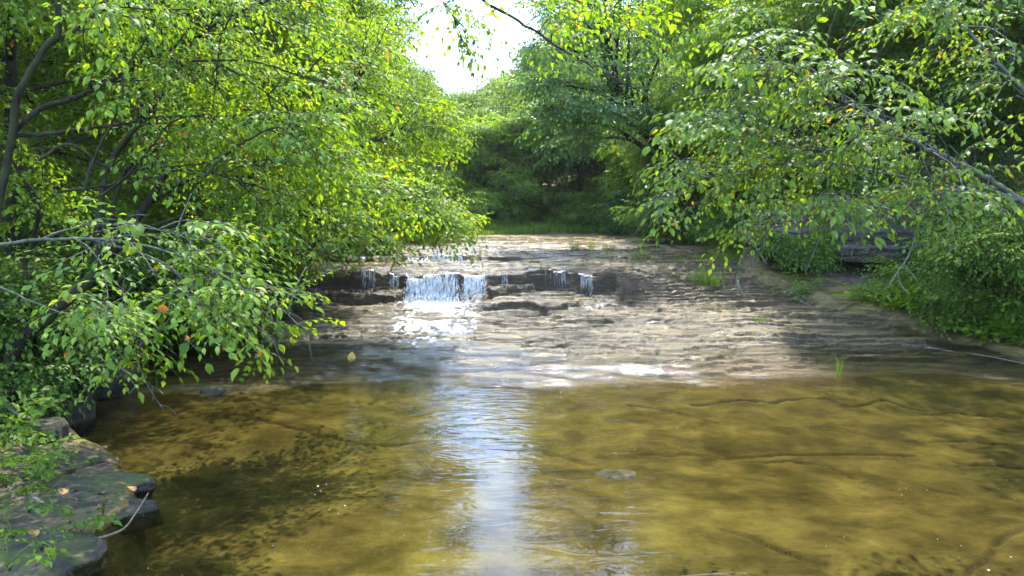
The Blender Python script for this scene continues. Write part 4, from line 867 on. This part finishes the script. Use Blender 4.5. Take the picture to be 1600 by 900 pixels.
# ------------------------------------------------------------------ small plants and ground cover
def herb(label, x, y, n, s, lm='fresh', name='small_plant', kind='herb', z=None, group='small plants on the rock and bank', seed=0, hi=True):
    rs = np.random.default_rng(800 + seed); z = ground(x, y) if z is None else z
    root = empty(name, (x, y, z), label, 'plant', group); st = Acc(); pos, yaw = [], []
    for i in range(n):
        an = rs.uniform(0, 6.28); rr = rs.uniform(.02, .12) * s; h = rs.uniform(.05, .16) * s; e = np.array([x + math.cos(an) * rr, y + math.sin(an) * rr, z + h])
        st.tube([np.array([x, y, z - .01]), np.array([x, y, z]) * .6 + e * .4 + [0, 0, .03], e], .0025, .0015, 4); pos.append(e); yaw.append(an + rs.normal(0, .5))
    rel(st.build('stem', LEAF['grass']), root)
    rel(crown_mesh('foliage', pos, yaw, rs.normal(-.2, .35, n), rs.normal(0, .3, n), rs.uniform(.5, .9, n) * s, kind, LEAF[lm], hi, True, LEAF['grass'], rs=rs), root); return root
hb = [(125, 835, .03, 6, 1.0, 'mid', 'leafy plant growing at the edge of the left slab above the water'), (160, 805, .08, 4, .9, 'fresh', 'single stemmed seedling with round leaf on the pale slab'), (65, 860, .15, 5, .9, 'fresh', 'bright seedlings on the mossy slab beside a rusty leaf'),
 (15, 890, .25, 6, 1.1, 'bright', 'bright green plant at the lower left corner'), (75, 735, .15, 7, .9, 'mid', 'dark leafy weed on the upper slab'), (45, 800, .15, 6, .9, 'mid', 'spreading weed on the bank below the dark slab'), (20, 840, .2, 5, .9, 'mid', 'weed at the left edge behind the nearest slab'),
 (10, 760, .3, 9, 1.2, 'fresh', 'clump of weeds at the left edge above the slab'), (5, 700, .3, 9, 1.3, 'fresh', 'leafy clump at the left edge beside the small boulder'), (10, 650, .35, 9, 1.4, 'fresh', 'bushy clump under the fallen grey branch'), (40, 610, .3, 8, 1.3, 'mid', 'weeds behind the grey boulder')]
for i, (px, py, z, n, s, lm, lb) in enumerate(hb):
    p = PZ(px, py, z); herb(lb, p[0], p[1], n, s, lm, z=z, seed=i)
rs = np.random.default_rng(77); a = Acc(); xx = np.concatenate([rs.uniform(-4.6, -2.3, 420), rs.uniform(4.8, 9, 260)]); yy = np.concatenate([rs.uniform(3.6, 9, 420), rs.uniform(10, 14.5, 260)])
hv = height(xx, yy); k = (hv[1] > .6); xx, yy, zz = xx[k], yy[k], hv[0][k]
for x, y, z in zip(xx, yy, zz):
    v = LEAF_LO * rs.uniform(.03, .075); v[:, 0] *= 1.3; c, s_ = math.cos(rs.uniform(0, 6.28)), math.sin(rs.uniform(0, 6.28)); n_ = math.hypot(c, s_) + 1e-6; c, s_ = c / n_, s_ / n_
    v = np.stack([v[:, 0] * c - v[:, 1] * s_, v[:, 0] * s_ + v[:, 1] * c, v[:, 2] * 1.5 + .012 + rs.uniform(-.2, .3) * v[:, 0]], -1); a.add(v + [x, y, z], T=LT_LO)
tag(a.build('leaf_litter', flat_mat('old_leaf', (.2, .12, .06))), 'old brown leaves scattered over both banks', 'leaf litter', kind='stuff')
def blades(a, xs, ys, zs, h, rs, w=.004):
    n = len(xs); an = rs.uniform(0, 6.28, n); ln = rs.uniform(.15, .6, n) * h; hh = h * rs.uniform(.5, 1.1, n)
    d = np.stack([np.cos(an), np.sin(an)], -1); s = np.stack([-d[:, 1], d[:, 0]], -1) * w
    b0 = np.stack([xs - s[:, 0], ys - s[:, 1], zs], -1); b1 = np.stack([xs + s[:, 0], ys + s[:, 1], zs], -1)
    m0 = np.stack([xs + d[:, 0] * ln * .35 - s[:, 0], ys + d[:, 1] * ln * .35 - s[:, 1], zs + hh * .6], -1); m1 = m0 + np.stack([2 * s[:, 0], 2 * s[:, 1], s[:, 0] * 0], -1)
    t = np.stack([xs + d[:, 0] * ln, ys + d[:, 1] * ln, zs + hh], -1)
    V = np.stack([b0, b1, m1, m0, t], 1).reshape(-1, 3); o = np.arange(n)[:, None] * 5
    a.add(V, T=np.hstack([o + 3, o + 2, o + 4]), Q=np.hstack([o, o + 1, o + 2, o + 3]))
def tuft(label, px, py, D, r, n, h, seed):
    p = P(px, py, D); rs = np.random.default_rng(seed); a = Acc(); x = p[0] + rs.normal(0, r, n); y = p[1] + rs.normal(0, r, n); z = ground_v(x, y) - .01
    blades(a, x - p[0], y - p[1], z - z[0], h, rs); o = a.build('grass_tuft', LEAF['grass']); o.location = (p[0], p[1], z[0]); return tag(o, label, 'grass', 'grass tufts on the rock shelf')
for i, (lb, px, py, D, r, n, h) in enumerate([('bright grass tuft behind the mossy boulder', 175, 590, 8.9, .17, 460, .25), ('grass tuft alone on the upper shelf nearest the centre', 898, 390, 19.5, .08, 90, .28), ('grass tuft on the upper shelf right of the lone one', 925, 388, 19.8, .06, 60, .22),
  ('low grass tuft on the shelf in front of the far shrub', 950, 391, 19, .09, 90, .2), ('pale tall grass tuft on the ramp by the right bank', 1107, 450, 14.4, .16, 220, .3), ('grass tuft on the upper part of the ramp', 1000, 405, 17, .12, 80, .18), ('small grass tuft high on the ramp', 1062, 412, 16.6, .1, 100, .18), ('small grass tuft at the right edge of the ramp', 1125, 415, 16, .1, 110, .25), ('grass tuft in a crack of the lower right rock', 1185, 500, 12.2, .05, 26, .13), ('thin sprig standing in the shallow water at right', 1310, 590, 9.6, .02, 14, .3)]):
    tuft(lb, px, py, D, r, n, h, 900 + i)
# far grassy bank
rs = np.random.default_rng(44); a = Acc(); n = 14000; x = rs.uniform(-3.5, 7, n); y = rs.uniform(29.8, 33.5, n); k = (fbm(x * .7, y * 1.2, 3, 3) + (y - 30.8) * .6) > 0; x, y = x[k], y[k]
for lo_, hi_, hh_ in ((-9, -.15, .2), (-.15, .15, .32), (.15, 9, .5)):
    kk = (fbm(x * 1.1, y * .9, 5, 3) >= lo_) & (fbm(x * 1.1, y * .9, 5, 3) < hi_); blades(a, x[kk], y[kk], ground_v(x[kk], y[kk]), hh_, rs, .018)
tag(a.build('far_bank_grass', LEAF['grass']), 'strip of bright grass across the head of the upper creek', 'grass', kind='stuff')
rs = np.random.default_rng(45); a = Acc(); n = 9000; y = rs.uniform(16.5, 31, n); x = XR(y) + rs.uniform(-1.6, .8, n); k = (fbm(x * .9, y * .6, 4, 3) + (x - XR(y) + .3) * .5) > 0; x, y = x[k], y[k]
blades(a, x, y, ground_v(x, y), .16, rs, .008); tag(a.build('right_bank_grass', LEAF['grass']), 'thin grass along the right side of the upper creek', 'grass', kind='stuff')
def cover(name, label, xs, ys, lm, kind, s, seed, hi=False):
    rs = np.random.default_rng(seed); n = len(xs); z = ground_v(xs, ys)
    o = crown_mesh(name, np.stack([xs, ys, z + rs.uniform(.02, .16, n) * s], -1), rs.uniform(0, 6.28, n), rs.normal(-.35, .35, n), rs.normal(0, .3, n), rs.uniform(.7, 1.3, n) * s, kind, LEAF[lm], hi, False, rs=rs)
    return tag(o, label, 'undergrowth', kind='stuff')
def region(n, f, x0, x1, y0, y1, seed):
    rs = np.random.default_rng(seed); x = rs.uniform(x0, x1, n); y = rs.uniform(y0, y1, n); k = f(x, y) > 0; return x[k], y[k]
x, y = region(2600, lambda x, y: np.minimum(x - XR(y) - .15 + .5 * fbm(x * 1.5, y * 1.5, 2, 3), 1), 5.8, 9.5, 9.8, 13.3, 1); cover('right_bank_weeds', 'bright low weeds covering the right bank below the shrubs', x, y, 'bright', 'herb', 1.35, 70)
x, y = region(160, lambda x, y: fbm(x * 1.3, y * 1.3, 3, 2) - .05, 4.9, 8.5, 13.4, 14.6, 2); cover('hollow_weeds', 'dark weeds at the foot of the rock hollows', x, y, 'mid', 'herb', 1.2, 71)
x, y = region(5200, lambda x, y: np.where(y > 15.9, x - XR(y) - .2, -1) * (fbm(x, y, 2, 2) > -.3), 4, 20, 15.4, 34, 3); cover('hillside_undergrowth', 'scattered low undergrowth on the right hillside', x, y, 'fresh', 'big', 1.0, 72)
x, y = region(1500, lambda x, y: XL(y) - x - .75 + .8 * fbm(x * 2, y * 2, 3, 3), -6.5, -2.5, 3.4, 9, 4); cover('left_bank_weeds', 'low weeds covering the soil of the left bank', x, y, 'mid', 'herb', .95, 73)
x, y = region(5200, lambda x, y: XL(y) - x - .2 + .3 * fbm(x, y, 3, 2), -14, -3, 9, 32, 5); cover('left_wood_undergrowth', 'undergrowth beneath the left bank trees', x, y, 'mid', 'flat', 1.0, 74)
x, y = region(1500, lambda x, y: fbm(x * .5, y * .5, 2, 2) + .1, -9, 12, 33, 46, 6); cover('far_undergrowth', 'undergrowth beneath the far trees', x, y, 'fresh', 'big', 1.3, 75)
print('leaves', NLEAF)

# ------------------------------------------------------------------ hazy valley air
m, nt, out = mat('valley_haze'); pv = N(nt, "ShaderNodeVolumePrincipled"); pv.inputs["Density"].default_value = .0003; pv.inputs["Color"].default_value = (.9, .95, 1, 1); pv.inputs["Anisotropy"].default_value = .3
nt.links.new(pv.outputs[0], out.inputs["Volume"])
x0, x1, y0, y1, z0, z1 = -98, 113, -10, 153, -3, 75
v = [(x, y, z) for z in (z0, z1) for y in (y0, y1) for x in (x0, x1)]
hz = mesh('haze', v, [np.array([[0, 2, 3, 1], [4, 5, 7, 6], [0, 1, 5, 4], [2, 6, 7, 3], [0, 4, 6, 2], [1, 3, 7, 5]])], m, smooth=False)
tag(hz, 'thin summer haze filling the valley air', 'haze', kind='stuff')
